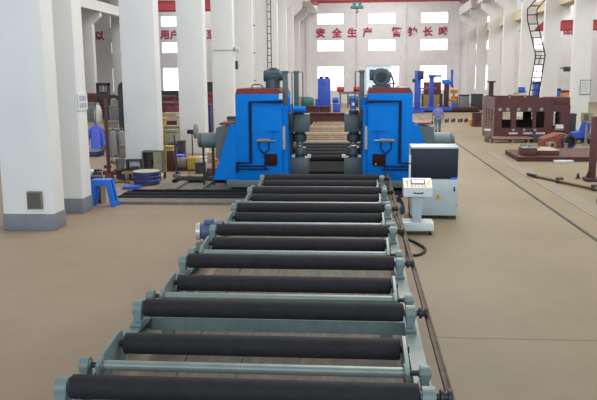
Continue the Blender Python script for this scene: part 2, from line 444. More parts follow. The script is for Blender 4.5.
# drive chain run beside the sprockets
ch = MB().box(.865, .885, 4.5, 23.4, .57, .63).box(.915, .935, 4.5, 23.4, .57, .63)
ch.box(.885, .915, 4.5, 23.4, .585, .615)
cb(ch).build('drive_chain', 'rust', cv)
cb(MB().tube(curve_pts([(.80, 23.4, .48), (.86, 20.8, .56), (.80, 18.2, .5), (.84, 15.9, .5), (.9, 14.4, .5), (.84, 12.2, .5)], 6), .022)).build('conduit', 'rust', cv)
# steel strips and planks lying lengthwise under the rollers
cb(MB().box(-2.75, .5, 4.5, 20.6, 0, .03)).build('bed_plate', 'bed_grey', cv)
for x in (-2.35, -1.6, -.85, -.2, .3): cb(MB().box(x-.09, x+.09, 4.5, 20.6, .03, .06)).build('bed_strip', 'track_grey', cv)
# drive motor on the outer side
g_ = cb(MB().lathe((-3.3, 14.75, .5), (1, .12, 0), [(0, .05), (.0, .16), (.05, .18), (.36, .18), (.38, .14), (.42, .14)], 20)).build('drive_motor', 'motor_blue', cv)
cb(MB().lathe((-3.42, 14.74, .5), (1, .12, 0), [(0, .08), (.01, .17), (.1, .19), (.12, .1)], 20)).build('fan_cover', 'aluminium', g_)
cb(MB().box(-3.0, -2.86, 14.6, 15.0, .26, .7, .03)).build('gearbox', 'motor_blue', g_)
cb(MB().box(-3.4, -3.0, 14.6, 14.92, 0, .26).box(-3.25, -3.1, 14.66, 14.86, .26, .32)).build('motor_bracket', 'machine_green', g_)
cb(MB().box(-3.22, -3.05, 14.66, 14.88, .65, .76, .015)).build('terminal_box', 'motor_blue', g_)

# cables
tag(MB().tube(curve_pts([(.95, 17.3, .03), (1.06, 16.5, .03), (1.3, 15.85, .03), (1.42, 15.3, .03), (1.25, 14.85, .03), (.98, 14.8, .03)], 8), .03).build('black_hose', 'black_plastic'), 'thick black hose looping on the floor in front of the control pedestal', 'hose')
m = MB()
for k in range(4): m.tube(curve_pts([(1.0+.06*k, 19.2+.1*k, .03+.045*(k % 2)), (1.1+.05*k, 19.9, .04), (1.25, 20.8+.3*k, .04), (1.15-.05*k, 21.8, .04), (1.3+.1*k, 22.6, .04)], 6), .022)
tag(m.build('cable_bundle', 'black_plastic'), 'tangle of black cables on the floor beside the white control cabinet', 'cables')

# ------------------------------------------------------------------ control pedestal and cabinet
t = thing('control_pedestal', 'white operator pedestal with a small screen standing beside the conveyor', 'control panel', (1.37, 17.1, 0))
MB().box(-.36, .38, -.26, .26, .1, .3, .015).build('base', 'pedestal_white', t)
for x in (-.28, .3):
    for y in (-.19, .19): MB().cyl((x, y, 0), (x, y, .03), .05, n=12).cyl((x, y, .03), (x, y, .1), .02, n=8).build('foot', 'black_plastic', t)
MB().box(-.11, .09, -.13, .13, .3, .93, 0, None, (-.035, 0)).build('post', 'cabinet_white', t)
MB().prism([(-.33, .93), (.14, .93), (.14, 1.30), (.02, 1.30), (-.33, 1.13)], 'x', -.34, .32).build('desk', 'pedestal_white', t)
def on_slope(m, sx0, sx1, v0, v1, th):       # a slab lying on the sloping desk face
    a = Vector((0, -.33, 1.13)); b = Vector((0, .02, 1.30)); d = b-a; n = Vector((0, -.17, .35)).normalized()
    q = [a+d*v0, a+d*v1]; vs = []
    for off in (0.001, th):
        for x, p in ((sx0, q[0]), (sx1, q[0]), (sx1, q[1]), (sx0, q[1])): r = p+n*off; vs.append((x, r.y, r.z))
    m.add(vs, [(3, 2, 1, 0), (4, 5, 6, 7), (0, 1, 5, 4), (1, 2, 6, 5), (2, 3, 7, 6), (3, 0, 4, 7)]); return m
on_slope(MB(), -.335, .315, .03, .97, .006).build('control_plate', 'panel_cream', t)
sc_ = on_slope(MB(), -.17, .16, .38, .86, .02).build('screen_bezel', 'black_plastic', t)
on_slope(MB(), -.14, .13, .46, .78, .024).build('screen', 'screen', sc_)
for x, v, c_ in ((-.25, .7, 'black_plastic'), (-.25, .5, 'royal_blue'), (-.25, .25, 'clutter_grey'), (.22, .72, 'lamp_green'), (.27, .72, 'clutter_tan'), (.23, .42, 'red_paint'), (-.15, .18, 'clutter_grey'), (-.07, .18, 'orange'), (.01, .18, 'clutter_grey'), (.09, .18, 'orange'), (.16, .18, 'clutter_grey')):
    on_slope(MB(), x-.012, x+.012, v-.035, v+.035, .02).build('push_button', c_, t)
MB().tube([(-.1, -.33, 1.03), (-.1, -.375, 1.015), (.1, -.375, 1.015), (.1, -.33, 1.03)], .014).build('handle', 'black_plastic', t)

t = thing('control_cabinet', 'white floor cabinet with a tall dark glossy upper panel, behind the control pedestal', 'cabinet', (1.93, 19.25, 0))
MB().box(-.6, .6, -.45, .45, .1, 1.05, .015).build('body', 'cabinet_white', t)
for x in (-.52, .52):
    for y in (-.38, .38): MB().box(x-.06, x+.06, y-.06, y+.06, 0, .1).build('foot', 'dark_steel', t)
MB().box(-.6, .6, .02, .42, 1.05, 1.82, .01).build('hood', 'cabinet_white', t)
MB().box(-.6, .62, -.44, .46, 1.84, 1.89, .01).build('hood_top', 'cabinet_white', t)
MB().box(-.58, .6, -.44, .01, 1.1, 1.84, .01).build('dark_panel', 'glass_dark', t)
MB().box(-.57, -.4, -.452, -.40, 1.05, 1.1).box(.42, .59, -.452, -.40, 1.05, 1.1).build_each('hinge_block', 'bright_blue', t)
MB().box(-.65, -.6, -.44, -.38, 1.0, 1.68).build('side_post', 'pedestal_white', t)
MB().cyl((-.68, -.41, 1.46), (-.60, -.41, 1.46), .035, n=12).build('knob', 'black_plastic', t)
lb = MB().prism([(.02, .535), (.18, .535), (.10, .68)], 'y', -.462, -.45).build('warning_label', 'warning_yellow', t)
MB().prism([(.092, .58), (.112, .58), (.108, .64), (.096, .64)], 'y', -.466, -.462).box(.094, .11, -.466, -.462, .555, .572).build('warning_mark', 'black_plastic', lb)
MB().box(.5, .54, -.475, -.45, .74, .86, .005).build('latch', 'black_plastic', t)

# ------------------------------------------------------------------ the two blue rolling machines
def machine(name, label, X0, X1, side, Yf, has_long_motor):
    """side = -1: outer side towards -x.  X0..X1 is the blue body; local x measured from body centre, outer = side."""
    cx = (X0+X1)/2; hw = (X1-X0)/2
    t = thing(name, label, 'machine', (cx, Yf+1.6, 0))
    o = side; yb, yf = 1.5, -1.6
    MB().box(*sorted((o*hw*1.45, -o*(hw+.1))), yf-.02, yb+.1, .12, .36, .01).build('carriage', 'mid_grey_green', t)
    for y in (yf+.2, yb-.3):
        for x in (o*(hw+.25), -o*(hw-.1)):
            MB().cyl((x, y-.16, .26), (x, y-.05, .26), .15, n=18).build('wheel', 'dark_steel', t)
    MB().box(-hw, hw, yf, yb, .36, 3.14, .012).build('body', 'machine_blue', t)
    # outer gusset
    x0 = o*hw
    gp = [(x0, .36), (x0+o*.80, .36), (x0+o*.18, 2.17), (x0, 2.17)]
    MB().prism(gp, 'y', yf+.02, yf+.2).build('gusset', 'machine_blue', t)
    MB().prism(gp, 'y', yb-.4, yb-.2).build('gusset', 'machine_blue', t)
    # tray on top
    tr = MB().prism([(-hw, 3.14), (hw, 3.14), (hw-.1, 3.32), (-hw+.06, 3.32)], 'y', yf+.02, yb-.02)
    tr.build('top_tray', 'tray_maroon', t)
    MB().tube(curve_pts([(o*.25, yf+.3, 3.3), (o*.22, yf+.3, 3.42), (o*.05, yf+.3, 3.45), (-o*.1, yf+.3, 3.4), (-o*.12, yf+.3, 3.3)], 6), .018).build('lifting_loop', 'dark_steel', t)
    # outer gearbox and horizontal motor
    gb = [(x0+o*.05, 2.15), (x0+o*.70, 2.05), (x0+o*.74, 1.05), (x0+o*.5, .95), (x0+o*.05, .95)]
    MB().prism(gb, 'y', yf+.25, yf+1.35).build('gearbox', 'dark_grey_green', t)
    MB().box(*sorted((x0+o*.06, x0+o*.6)), yf+.3, yf+1.3, 2.14, 2.2).build('gearbox_lid', 'tray_maroon', t)
    mo = MB().lathe((x0+o*.72, yf+.75, 1.6), (o, 0, 0), [(0, .2), (.02, .26), (.55, .26), (.57, .22), (.68, .22), (.7, .12)], 22).build('outer_motor', 'mid_grey_green', t)
    MB().lathe((x0+o*1.3, yf+.75, 1.6), (o, 0, 0), [(0, .23), (.01, .245), (.08, .245), (.09, .2)], 22).build('fan_cover', 'dark_grey_green', mo)
    MB().box(*sorted((x0+o*.86, x0+o*.94)), yf+.6, yf+.68, .1, 1.4).box(*sorted((x0+o*1.2, x0+o*1.26)), yf+.6, yf+.68, .1, 1.4).build('motor_support', 'dark_steel', t)
    # top motor
    if has_long_motor:                        # lies across, seen from the side
        MB().cyl((.36, -.6, 3.32), (.36, -.6, 3.6), .24, n=22).build('motor_pedestal', 'motor_grey', t)
        mo = MB().lathe((.06, -.6, 3.72), (1, 0, 0), [(0, .1), (.01, .18), (.12, .2), (.14, .22), (.52, .22), (.55, .17), (.7, .15), (.71, .05)], 24).build('top_motor', 'motor_grey', t)
        MB().box(.26, .5, -.72, -.48, 3.9, 3.99, .02).build('terminal_box', 'motor_grey', mo)
        fm = MB()
        for k in range(8): fm.box(.22, .58, -.835+k*.002, -.80, 3.6+k*.03, 3.61+k*.03)
        fm.build('cooling_fin', 'motor_grey', mo)
    else:                                     # faces the camera
        MB().box(-.55, .02, -1.2, .2, 3.32, 3.4).build('motor_pedestal', 'motor_grey', t)
        mo = MB().lathe((-.28, -1.25, 3.66), (0, 1, 0), [(0, .12), (.01, .27), (.1, .3), (.16, .3), (.9, .3), (.95, .2)], 26).build('top_motor', 'motor_grey', t)
        MB().lathe((-.28, -1.275, 3.66), (0, 1, 0), [(0, .04), (.005, .15), (.03, .17)], 22).build('fan_grille', 'dark_steel', mo)
        MB().box(-.66, -.5, -1.1, -.6, 3.55, 3.9, .02).build('terminal_box', 'motor_grey', mo)
        MB().tube(curve_pts([(.0, -1.0, 3.8), (.1, -1.0, 3.55), (.12, -1.0, 3.34)], 5), .03).build('cable', 'black_plastic', mo)
    # conduits on the front face (dark pipes); inner edge = -o*hw
    i = -o; e = i*hw; y = yf-.035
    MB().tube([(e+i*.05, y, 2.9), (e-i*1.02, y, 2.9), (e-i*1.02, y, .93), (o*(hw-.02), y, .93), (o*(hw-.02), y, .62)], .052).build('conduit', 'conduit_blue', t)
    MB().tube([(o*(hw-.05), y, .72), (e-i*.45, y, .72)], .03).tube([(o*(hw-.05), y, .82), (e-i*.55, y, .82)], .03).tube([(e-i*.7, y, 1.35), (e-i*.55, y, 1.2), (e-i*.55, y, .72)], .028).tube([(e-i*.42, y, 1.62), (e-i*.42, y, 1.38), (e-i*.55, y, 1.25)], .02).tube([(e-i*.75, y, 1.62), (e-i*.75, y, 1.4), (e-i*.62, y, 1.28)], .02).build('pipe_run', 'conduit_blue', t)
    MB().tube([(e-i*.55, y, 1.98), (e-i*.1, y, 1.98)], .018).tube([(e-i*.28, y, 1.98), (e-i*.28, y, 1.7)], .016).build('pipe_run', 'machine_blue', t)
    cy = MB().cyl((e-i*.78, y-.02, 1.66), (e-i*.38, y-.02, 1.66), .055, n=16).build('cylinder', 'clutter_grey', t)
    MB().cyl((e-i*.84, y-.02, 1.66), (e-i*.2, y-.02, 1.66), .022, n=12).build('piston_rod', 'steel', cy)
    jb = MB().box(*sorted((e-i*.16, e-i*.54)), yf-.07, yf, .84, 1.22, .01).build('junction_box', 'junction_maroon', t)
    if o > 0: MB().cyl((e-i*.26, yf-.09, .9), (e-i*.26, yf-.07, .9), .03, n=10).build('cable_gland', 'yellow', jb)
    MB().box(*sorted((e+i*.01, e+i*.10)), yf+.1, yf+.28, 1.35, 2.1).build('guide_rail', 'steel', t)
    MB().box(*sorted((e, e+i*.16)), yf+.2, yb-.6, .4, 2.75).build('slide_plate', 'machine_blue', t)
    # inner roll heads
    yc = yf+1.55
    for a, b, z0, z1 in ((.14, .78, 1.84, 2.44), (.10, .78, .40, .95)):
        MB().box(*sorted((e+i*a, e+i*b)), yc-.36, yc+.36, z0, z1, .02).build('roll_housing', 'dark_grey_green', t)
    for z0, z1 in ((1.48, 1.84), (.95, 1.32)):
        up = z0 > 1.2
        r = MB().lathe((e+i*.46, yc-.05, z0), (0, 0, 1), [(0, .15), (.02, .22), (.1, .24), (.24, .24), (.3, .17), (.36, .17)] if up else [(0, .17), (.06, .17), (.12, .24), (.26, .24), (.34, .22), (.36, .15)], 24).build('forming_roll', 'motor_grey', t)
        MB().lathe((e+i*.46, yc-.05, z0+(.36 if not up else -.05)), (0, 0, 1), [(0, .11), (.05, .11)], 18).build('roll_nut', 'steel', r)
    MB().box(*sorted((e+i*.12, e+i*.24)), yc-.3, yc+.3, .95, 1.84).build('back_plate', 'dark_steel', t)
    for x in (.20, .74): MB().box(*sorted((e+i*x, e+i*(x+.12))), yc-.38, yc-.28, .97, 1.07).build('stop_block', 'aluminium', t)
    MB().box(*sorted((e-i*.06, e+i*.1)), yc-.7, yc-.36, .42, .95).build('lower_bracket', 'dark_steel', t)
    # screw-down posts above
    posts = ((.08, yc-1.05), (.36, yc-.1)) if has_long_motor else ((.2, yc-.6),)
    for dx, y in posts:
        p = MB().box(*sorted((e+i*(dx-.08), e+i*(dx+.08))), y-.08, y+.08, 2.44, 3.82, .01).box(*sorted((e+i*(dx-.1), e+i*(dx+.1))), y-.1, y+.1, 3.8, 3.88, .01).build('guide_post', 'dark_grey_green', t)
        MB().tube([(e+i*(dx+.1), y, 3.84), (e+i*(dx+.22), y, 3.84), (e+i*(dx+.22), y, 2.5)], .016).build('lubrication_pipe', 'dark_steel', p)
    if has_long_motor: MB().cyl((e+i*.3, yc-.5, 2.6), (e+i*.7, yc-.5, 2.6), .11, n=18).build('hydraulic_cylinder', 'machine_blue', t)
    MB().cyl((e+i*.12, yc-.95, 2.62), (e+i*.12, yc-.95, 3.0), .1, n=18).build('hydraulic_cylinder', 'machine_blue', t)
    MB().box(*sorted((e+i*.3, e+i*.62)), yc-.45, yc-.1, 2.44, 2.58, .02).build('cylinder_foot', 'dark_steel', t)
    MB().box(*sorted((e+i*.05, e+i*.3)), yc-.9, yc-.5, 2.0, 2.5, .02).build('valve_block', 'dark_steel', t)
    if has_long_motor: MB().box(*sorted((e+i*.03, e-i*.08)), yf-.02, yf+.1, 2.98, 3.16).build('lug', 'pedestal_white', t)
    return t
machine('beam_rolling_machine', 'blue machine left of the conveyor with a grey motor lying on top', -4.0, -2.5, -1, 23.4, True)
machine('beam_rolling_machine', 'blue machine right of the conveyor with a round motor facing forward on top', .27, 1.68, 1, 23.4, False)

# cross track the machines slide on
t = thing('slide_track', 'black cross track bed on the floor under and left of the blue machines', 'track', (-2, 23.4, 0))
for a, b in ((-5.35, -1.2), (3.9, 4.8)): MB().box(a, b, -2.7, -2.0, 0, .08).build('edge_plate', 'track_grey', t)
for y0, y1, z in ((-2.0, -1.55, .11), (-1.45, -.75, .12)):
    for a, b in ((-5.4, -1.2), (3.9, 4.8)): MB().box(a, b, y0, y1, 0, z, .01).build('rail_beam', 'track_black', t)
MB().box(-5.2, -1.2, -1.0, -.85, .12, .17).build('rail_head', 'track_black', t)
MB().box(-4.6, 4.6, 1.6, 2.6, 0, .12, .01).build('rail_beam', 'track_black', t)
for x in (-4.3, -3.4, 3.4): MB().box(x, x+.3, -.25, 1.6, .03, .1).build('tie_plate', 'track_grey', t)
MB().box(-4.8, -.9, -.75, 1.6, 0, .03).build('bed_plate', 'track_grey', t)
MB().box(-.9, 4.6, -.75, 1.6, 0, .03).build('bed_plate', 'track_black', t)
# ------------------------------------------------------------------ outfeed conveyor beyond the machines
t = thing('outfeed_conveyor', 'second roller conveyor with rusty brown rollers beyond the blue machines', 'conveyor', (-1.1, 44, 0))
ys = [27.0+1.25*k for k in range(17)]
for k, y in enumerate(ys):
    m_ = 'rubber' if y < 33 else ('olive' if k % 4 == 1 else 'dirty_roller')
    r = MB().lathe((-1.72, y-44, RZ), (1, 0, 0), [(0, .1), (.01, .12), (3.38, .12), (3.39, .1)], 20).build('roller', m_, t)
    MB().cyl((-1.85, y-44, RZ), (1.8, y-44, RZ), .035, n=10).build('shaft', 'steel', r)
    for x in (-1.82, 1.77): MB().box(x-.05, x+.05, y-44-.1, y-44+.1, .46, .77, .01).build('bearing_block', 'clutter_tan', t)
for x in (-1.82, 1.77):
    MB().box(x-.07, x+.07, -17.2, 4, .24, .46).build_each('side_beam', 'rust', t)
    for k in range(5): MB().box(x-.06, x+.06, -16.4+k*4.6, -16.2+k*4.6, 0, .24).build('leg', 'rust', t)
MB().box(-1.7, 1.7, -17.2, -11.0, .02, .2).build('gap_darkener', 'track_black', t)  # black slab added to darken the gap under the first rollers
MB().box(-1.7, 1.7, -11.0, 4, .02, .4).build('deck_plate', 'rust', t)

# maroon beams lying across beyond the outfeed
for x0, x1, y, z, h, lb in ((-3.6, .9, 50.4, 0, .6, 'long maroon steel beam lying across at the end of the rusty rollers, lower one'), (-3.55, -2.98, 50.4, .6, .6, 'short maroon beam piece on top of the lower cross beam'), (-2.9, .8, 50.4, .6, .6, 'long maroon beam on top, behind the rusty rollers'),
        (-4.15, -3.1, 56, .6, .85, 'maroon beam end below the tall blue machine column'), (-3.05, -2.2, 56, .6, .85, 'maroon beam end under the royal blue pump unit'), (-4.3, 1.0, 56, 0, .6, 'maroon beam lying on the floor under the two beam ends')):
    tag(MB().box(x0, x1, y-.25, y+.25, z, z+.05).box(x0, x1, y-.25, y+.25, z+h-.05, z+h).box(x0, x1, y-.03, y+.03, z+.05, z+h-.05).box(x0, x0+.03, y-.22, y+.22, z+.05, z+h-.05).build('steel_beam', 'maroon'), lb, 'beam', 'maroon beams')

# ------------------------------------------------------------------ far middle: blue cabinet, pump, red motors
t = thing('blue_power_cabinet', 'tall royal blue machine column standing in front of the far wall window', 'machine', (-3.75, 78, 0))
MB().box(-.66, .66, -.5, .5, 0, 3.45, .02).build('body', 'royal_blue', t)
MB().box(-.95, -.66, -.45, .3, 0, 1.3, .02).build('side_box', 'royal_blue', t)
MB().cyl((-.3, -.2, 3.45), (-.3, -.2, 3.68), .22, n=16).cyl((.3, -.2, 3.45), (.3, -.2, 3.68), .22, n=16).build_each('top_cap', 'navy', t)
MB().box(-.1, .1, -.53, -.5, 2.8, 3.0).build('badge', 'navy', t)
t = thing('pump_unit', 'low royal blue pump unit right of the tall blue machine column', 'pump', (-2.3, 76, 0))
MB().box(-.45, .3, -.4, .4, 0, .9, .05).build('tank', 'royal_blue', t)
MB().lathe((-.5, -.1, 1.25), (1, 0, 0), [(0, .2), (.02, .3), (.6, .3), (.65, .2)], 18).build('motor', 'royal_blue', t)
t = thing('blue_valve_stand', 'small royal blue valve stand near the right blue machine, far back', 'machine', (-.6, 76, 0))
MB().box(-.35, .25, -.3, .3, 0, 1.1, .03).box(-.2, .3, -.2, .2, 1.1, 1.5, .03).build('body', 'royal_blue', t)
MB().box(-.2, .1, -.33, -.3, .7, .95).build('gauge_plate', 'pedestal_white', t)
t = thing('red_motor_rig', 'grey frame with two red motors in front of the far wall', 'machine', (-1.3, 88, 0))
MB().box(-1.2, 1.4, -.3, .3, 1.55, 1.85).box(-1.1, -.9, -.3, .3, 0, 1.55).box(1.1, 1.3, -.3, .3, 0, 1.55).box(-.2, .0, -.3, .3, 0, 1.55).build('frame', 'clutter_grey', t)
for x in (-1.0, 1.0): MB().lathe((x-.45, 0, 2.15), (1, 0, 0), [(0, .15), (.03, .3), (.5, .33), (.85, .3), (.9, .15)], 18).build('motor', 'red_paint', t)
t = thing('green_tank', 'small dark green tank left of the tall blue machine column', 'tank', (-6.1, 84, 0))
MB().lathe((-.6, 0, .75), (1, 0, 0), [(0, .2), (.1, .5), (.3, .6), (1.2, .6), (1.4, .5), (1.5, .2)], 20).build('shell', 'teal', t)
MB().box(-.3, -.1, -.4, .4, 0, .4).box(.5, .7, -.4, .4, 0, .4).build_each('saddle', 'dark_steel', t)
t = thing('green_tank', 'small dark green tank right of the royal blue pump unit, far back', 'tank', (-.9, 90, 0))
MB().lathe((-.6, 0, .75), (1, 0, 0), [(0, .2), (.1, .45), (.3, .55), (1.2, .55), (1.4, .45), (1.5, .2)], 20).build('shell', 'teal', t)
MB().box(-.3, -.1, -.4, .4, 0, .4).box(.5, .7, -.4, .4, 0, .4).build_each('saddle', 'dark_steel', t)

BB = [(-7.4, -6.4, 28.2, 29.0), (-7.75, -7.3, 28.1, 28.7), (-7.9, -7.1, 31.8, 32.6), (-7.3, -6.9, 27.4, 27.8), (-6.4, -5.9, 33, 33.5), (-12.4, -10.9, 33, 34.2), (-6.5, -5, 23, 26.2), (-9.3, -8.4, 25.5, 26.8), (-9.3, -8.9, 25, 26)]
def crate(name, x0, x1, y0, y1, z0, z1, m, label, cat, lidm=None, group=None):
    t = thing(name, label, cat, ((x0+x1)/2, (y0+y1)/2, z0), 0, group); a, b, h = (x1-x0)/2, (y1-y0)/2, z1-z0; BB.append((x0, x1, y0, y1))
    MB().box(-a, a, -b, b, 0, h*.9, min(.02, h*.05)).build('body', m, t)
    MB().box(-a-.02, a+.02, -b-.02, b+.02, h*.9, h, min(.01, h*.03)).build('lid', lidm or m, t)
    return t
crate('work_bench', -7.2, -5.9, 86.5, 87.6, 0, 1.3, 'clutter_tan', 'tan work bench by the far left corner of the aisle', 'bench')
crate('work_bench', -4.9, -3.6, 90, 91, 0, 1.1, 'clutter_tan', 'tan bench behind the tall blue machine column', 'bench')
crate('parts_crate', .2, 1.4, 92, 93, 0, 1.4, 'clutter_tan', 'pale crate under the far wall just left of the right blue machine', 'crate')
crate('parts_crate', 7.3, 9.0, 84, 85, 0, 1.5, 'wood', 'wooden crate behind the two blue welding columns', 'crate')
crate('parts_crate', 7.6, 9.6, 88, 89, 1.5, 2.9, 'clutter_red', 'dull red box high behind the slim blue welding column', 'crate')
crate('box_stand', 7.4, 9.8, 87.9, 89.1, 0, 1.5, 'clutter_dark', 'dark stand under the dull red box at the far wall', 'stand')

# ------------------------------------------------------------------ far right: welding manipulators
t = thing('welding_manipulator', 'royal blue welding column with a dark carriage near its top, left of the others', 'welding machine', (5.75, 74, 0))
MB().box(-.3, .3, -.3, .3, .3, 4.15, .02).build('column', 'royal_blue', t)
MB().box(-.5, .6, -.6, .6, 0, .3).build('base', 'royal_blue', t)
MB().box(.0, .55, -.5, -.3, 3.3, 4.15, .03).build('carriage', 'navy', t)
MB().box(.3, 1.9, -.12, .12, 2.35, 2.5).build('boom', 'royal_blue', t)
MB().lathe((-.55, -.2, 3.2), (1, 0, 0), [(0, .1), (.02, .18), (.3, .18)], 14).build('drive_motor', 'clutter_dark', t)
t = thing('welding_manipulator', 'slim royal blue column with a flat head on the long blue base', 'welding machine', (7.25, 75.4, .5))
MB().box(-.22, .22, -.22, .22, .12, 3.0, .02).build('column', 'royal_blue', t)
MB().box(-.35, .35, -.35, .35, 0, .12).box(-.32, .32, -.32, .32, 2.95, 3.25, .03).build('flange', 'royal_blue', t)
MB().box(.0, .95, -.15, .15, 3.02, 3.22, .03).build('head', 'navy', t)
t = thing('welding_manipulator', 'brown column carrying a raised blue arm, on the long base', 'welding machine', (8.75, 75.4, .5))
MB().box(-.24, .24, -.24, .24, .1, 2.3, .02).build('column', 'maroon_dark', t)
MB().box(-.36, .36, -.36, .36, 0, .1).build('flange', 'maroon_dark', t)
MB().box(-.45, .3, -.3, .3, 2.3, 2.75, .05).build('head', 'bright_blue', t)
MB().prism([(.3, 2.35), (.55, 1.9), (.7, 1.95), (.62, 2.6), (.62, 3.75), (.42, 3.75), (.42, 2.7)], 'y', -.12, .12).build('arm', 'royal_blue', t)
t = thing('welding_bed', 'long low base, blue at one end and maroon at the other, under the welding columns', 'machine base', (8.6, 75.4, 0))
MB().box(-3.4, 3.4, -.8, .8, 0, .14).build('skid', 'track_black', t)
MB().box(-3.2, .7, -.7, .7, .14, .5, .01).build('bed', 'royal_blue', t)
MB().box(.7, 3.3, -.7, .7, .14, .5, .01).build('bed', 'maroon_dark', t)
for y, z, lb in ((73.6, 1.9, 'orange bracket arm on the stand right of the brown column'), ):
    t = thing('orange_stand', lb, 'stand', (9.7, 77, 0))
    MB().box(-.1, .1, -.1, .1, 0, 2.1).box(-.5, .5, -.3, .3, 0, .1).build('post', 'orange', t)
    MB().box(-.35, .4, -.2, .2, 1.85, 2.2, .04).box(-.5, .3, -.2, .2, 1.0, 1.3, .04).build('bracket', 'orange', t)
    MB().box(-.2, .3, -.22, .22, .4, .9, .03).build('motor', 'bright_blue', t)
crate('machine_cabinet', 10.8, 11.8, 80.5, 81.5, 0, 1.6, 'clutter_grey', 'grey cabinet in the heap left of the maroon post, far right', 'cabinet', 'clutter_dark')
crate('machine_cabinet', 11.9, 13.0, 79, 80, 0, 1.7, 'clutter_dark', 'dark cabinet in the heap left of the maroon post, far right', 'cabinet')
crate('machine_cabinet', 10.05, 10.7, 81, 82, 0, 1.4, 'wood', 'tan crate beside the grey cabinet in the far right heap', 'crate')
crate('machine_cabinet', 12.8, 13.8, 76.2, 77, 0, 1.3, 'clutter_dark', 'low dark cabinet behind the maroon frame roof edge', 'cabinet')

# castings in a row, yellow box, maroon block
for k in range(9):
    x = 6.85+.25*k+random.uniform(-.03, .03); yy = 58.8+(.5 if k % 2 else -.2)+random.uniform(-.1, .2); r = random.uniform(.07, .12)
    t = thing('casting', 'small dark casting in the floor row beyond the walking person', 'casting', (x, yy, 0), random.uniform(0, 3), 'row of dark castings on the floor')
    MB().lathe((0, 0, 0), (0, 0, 1), [(0, r), (.06, r), (.08, r*.7), (.2, r*.6), (.22, r*.9), (.28, r*.8)], 12).build('body', 'clutter_dark', t)
    MB().box(-r*1.2, r*1.2, -.04, .04, .1, .2).build('lug', 'clutter_dark', t)
crate('yellow_box', 8.2, 8.65, 55.4, 56, 0, .42, 'orange', 'small orange yellow box on the floor left of the maroon block', 'box')
t = thing('maroon_block', 'upright maroon steel block standing just left of the big maroon frame', 'steel block', (8.5, 54, 0))
MB().box(-.35, .35, -.4, .4, 0, .06).box(-.3, .3, -.35, .35, .06, .94).box(-.36, .36, -.4, .4, .94, 1.02).build('body', 'maroon', t)
MB().box(-.2, .2, -.37, -.35, .35, .7).build('recess', 'maroon_dark', t)

# ------------------------------------------------------------------ person walking away
def skin_mesh(name, verts, edges, radii, m, parent, sub=2, root=0):
    me = bpy.data.meshes.new(name); me.from_pydata(verts, edges, []); o = bpy.data.objects.new(name, me); COL.objects.link(o)
    sk = o.modifiers.new('skin', 'SKIN'); sk.use_smooth_shade = True
    sd = o.modifiers.new('sub', 'SUBSURF'); sd.levels = sub; sd.render_levels = sub
    for i, v in enumerate(me.skin_vertices[0].data):
        r = radii[i]; v.radius = r if isinstance(r, tuple) else (r, r); v.use_root = i == root
    bpy.context.view_layer.update()
    nm = bpy.data.meshes.new_from_object(o.evaluated_get(bpy.context.evaluated_depsgraph_get()))
    bpy.data.objects.remove(o); bpy.data.meshes.remove(me)
    nm.name = name; nm.materials.clear(); nm.materials.append(MT[m])
    for p in nm.polygons: p.use_smooth = True
    r = bpy.data.objects.new(name, nm); COL.objects.link(r); r.parent = parent
    return r
